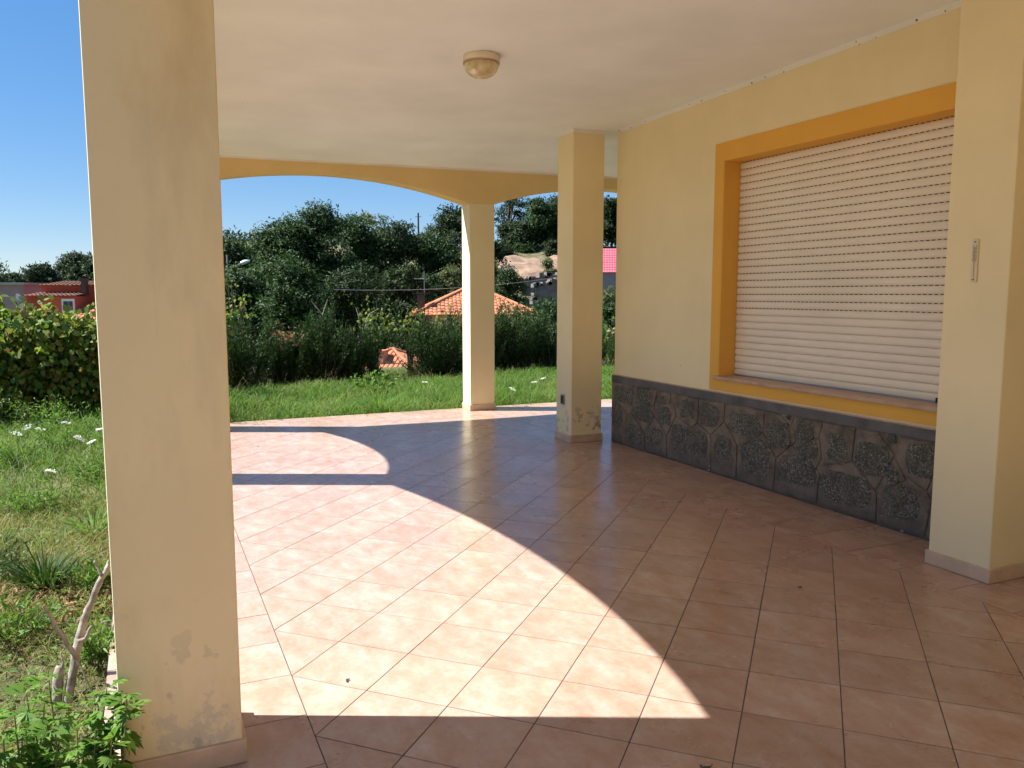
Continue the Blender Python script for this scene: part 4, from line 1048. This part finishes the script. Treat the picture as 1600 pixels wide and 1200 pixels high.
# wild carrot umbels
UMB = [(104, 662, 'nearest the grape vine'), (124, 687, 'left of a pair beside the stained pillar'), (143, 692, 'right of a pair beside the stained pillar'), (156, 672, 'touching the stained pillar'), (42, 669, 'below the vines on the left'), (27, 679, 'lowest of those below the vines on the left'), (80, 738, 'alone in the dry grass'), (64, 672, 'between the two vines'), (849, 592, 'in the lawn beside the free-standing pillar'), (801, 609, 'in the lawn between the two pillars'), (664, 598, 'in the lawn left of the far pillar'), (835, 598, 'small one in the lawn between the two pillars')]
for i, (px, py, wh) in enumerate(UMB):
    rng = np.random.default_rng(800+i); b = ground_at(px, py+38); v_ = (b-CAM)@FW; top = at(px, py, v_)-b
    t = thing('wild_carrot', 'white wild carrot flower '+wh, 'flower', tuple(b), 0, 'white wild carrot flowers')
    mb = MB(); mb.tube([(0, 0, 0), top*.5+np.array([.01, 0, 0]), top*np.array([1, 1, .86])], .003, 5)
    n = 30; a = rng.uniform(0, 6.28, n); r_ = np.sqrt(rng.random(n))*.040; tilt = rng.normal(0, .3, 2)
    c = top+np.stack([np.cos(a)*r_, np.sin(a)*r_, .012*np.cos(r_*20)+tilt[0]*r_*np.cos(a)+tilt[1]*r_*np.sin(a)], 1)
    for k_ in range(0, n, 4): mb.tube([top*np.array([1, 1, .86]), c[k_]], .0012, 3)
    mb.build('stem', M['stemgreen'], t)
    n2 = n*5; cc = np.repeat(c, 5, 0)+rng.normal(size=(n2, 3))*.004
    link('umbel', leaves_mesh('umbel', cc, rdirs(rng, n2)*np.array([1, 1, .3]), rdirs(rng, n2)*.3+np.array([0, 0, 1]), .011, .010, .05, .5), M['petal'], t)

# ------------------------------------------------------------------ grass
def scatter(n, x0, x1, y0, y1, rng, keep):
    x = rng.uniform(x0, x1, n); y = rng.uniform(y0, y1, n); k = keep(x, y); return x[k], y[k]
def outside(x, y): return ~((x > XL-.015) & (y > -5.2) & (y < YF+.015) & (x < 8.62))
def dens(x, y, s=1.0): return .5+.5*np.sin(x*2.1*s+1.3*np.sin(y*1.7*s))*np.sin(y*1.9*s+1.1*np.sin(x*1.3*s+2))
def make_grass(name, label, mat, n, box, seed, hmin, hmax, wid, keepf=None, drp=(.3, 1.2)):
    rng = np.random.default_rng(seed)
    x, y = scatter(n, *box, rng, outside)
    p = .6*dens(x, y)+.4*dens(x+7, y+3, 2.7); k = rng.random(len(x)) < (.35+.65*p if keepf is None else keepf(x, y, p)); x, y, p = x[k], y[k], p[k]
    m = len(x); z = terrain(x, y)-.005
    a = rng.uniform(0, 6.28, m); lean = rng.uniform(.05, .75, m)
    d = np.stack([np.cos(a)*lean, np.sin(a)*lean, np.ones(m)], 1)
    L = rng.uniform(hmin, hmax, m)*(.55+.75*p)
    if name == 'lawn_grass': L = L*(1-.55*sm(11.6, 13.6, y-.18*(x-1)))
    me = blades_mesh(name, np.stack([x, y, z], 1), d, L, wid*rng.uniform(.6, 1.3, m), rng.uniform(*drp, m), rng)
    return tag(link(name, me, M[mat]), label, 'grass', kind='stuff')
make_grass('garden_grass', 'patchy wild grass in the garden left of the patio', 'grass', 42000, (-2.6, -.2, 2.2, 7.0), 1, .04, .14, .0045)
make_grass('garden_grass', 'taller green grass in front of the grape vines', 'lawn', 36000, (-4.5, -.2, 6.6, 13.0), 2, .08, .24, .007)
make_grass('dry_grass', 'dry straw and dead stalks scattered in the garden grass', 'straw', 9000, (-2.6, -.2, 2.0, 11.0), 3, .04, .16, .003, lambda x, y, p: .15+.85*(1-p), (.8, 2.2))
make_grass('lawn_grass', 'bright green long grass between the tiles and the hedge', 'lawn', 120000, (-1.0, 11.0, 9.6, 15.6), 4, .06, .36, .008)
make_grass('dry_grass', 'dry pale stalks along the foot of the hedge', 'straw', 7000, (.2, 11.0, 12.2, 15.8), 5, .12, .42, .005, lambda x, y, p: np.clip((y-12.2-.16*x)/2, .03, .6), (.1, .6))

# low broad-leaved ground cover between the blades
rng = np.random.default_rng(31); x, y = scatter(9000, -3.0, -.22, 2.2, 11.5, rng, outside); k = dens(x+3, y+1, 1.6)+rng.normal(0, .15, len(x)) > .62; x, y = x[k], y[k]; n = len(x)
c = np.stack([x, y, terrain(x, y)+rng.uniform(.01, .09, n)], 1)
tag(link('ground_cover', leaves_mesh('ground_cover', c, rdirs(rng, n)*np.array([1, 1, .3]), rdirs(rng, n)*.5+np.array([0, 0, 1]), rng.uniform(.02, .05, n), rng.uniform(.012, .026, n)), M['weed']), 'low broad-leaved weeds between the grass left of the patio', 'ground cover', kind='stuff')

GW = [(95, 712, .30, .34, 'feathery green weed in the garden grass between the flowers and the lone flower', 'weed'), (30, 735, .26, .34, 'bright green weed at the left edge above the dry patch', 'weed'), (140, 752, .24, .28, 'green weed leaning against the stained pillar below the flowers', 'weed'), (55, 800, .20, .30, 'low weed just above the dark strap-leaved tuft', 'weed'), (150, 930, .16, .16, 'small weed between the dead branch tip and the stained pillar', 'weed'), (20, 1010, .20, .24, 'feathery weed at the left edge beside the dead branch', 'weed'), (150, 1040, .20, .16, 'green weed between the dead branch and the tiles', 'weed'), (12, 905, .18, .22, 'dry pale weed at the left edge beside the dark tuft', 'pale')]
for i, (px, py, H, Rr, lab, mt) in enumerate(GW):
    shrub('garden_weed', lab, ground_at(px, py), H, Rr, 900+i, mt, 520, .045, .010, 'weeds in the left garden', 'weed')
rng = np.random.default_rng(35); n = 1500; b0 = ground_at(85, 945)
x = b0[0]+rng.normal(0, .28, n); y = b0[1]+rng.normal(0, .22, n); k = outside(x, y); x, y = x[k], y[k]; n = len(x)
c = np.stack([x, y, terrain(x, y)+rng.uniform(.005, .05, n)], 1)
tag(link('leaf_litter', leaves_mesh('leaf_litter', c, rdirs(rng, n)*np.array([1, 1, .4]), rdirs(rng, n)*.6+np.array([0, 0, 1]), rng.uniform(.03, .07, n), rng.uniform(.008, .018, n)), M['deadleaf']), 'brown dead leaves lying below the dark strap-leaved tuft', 'leaf litter', kind='stuff')
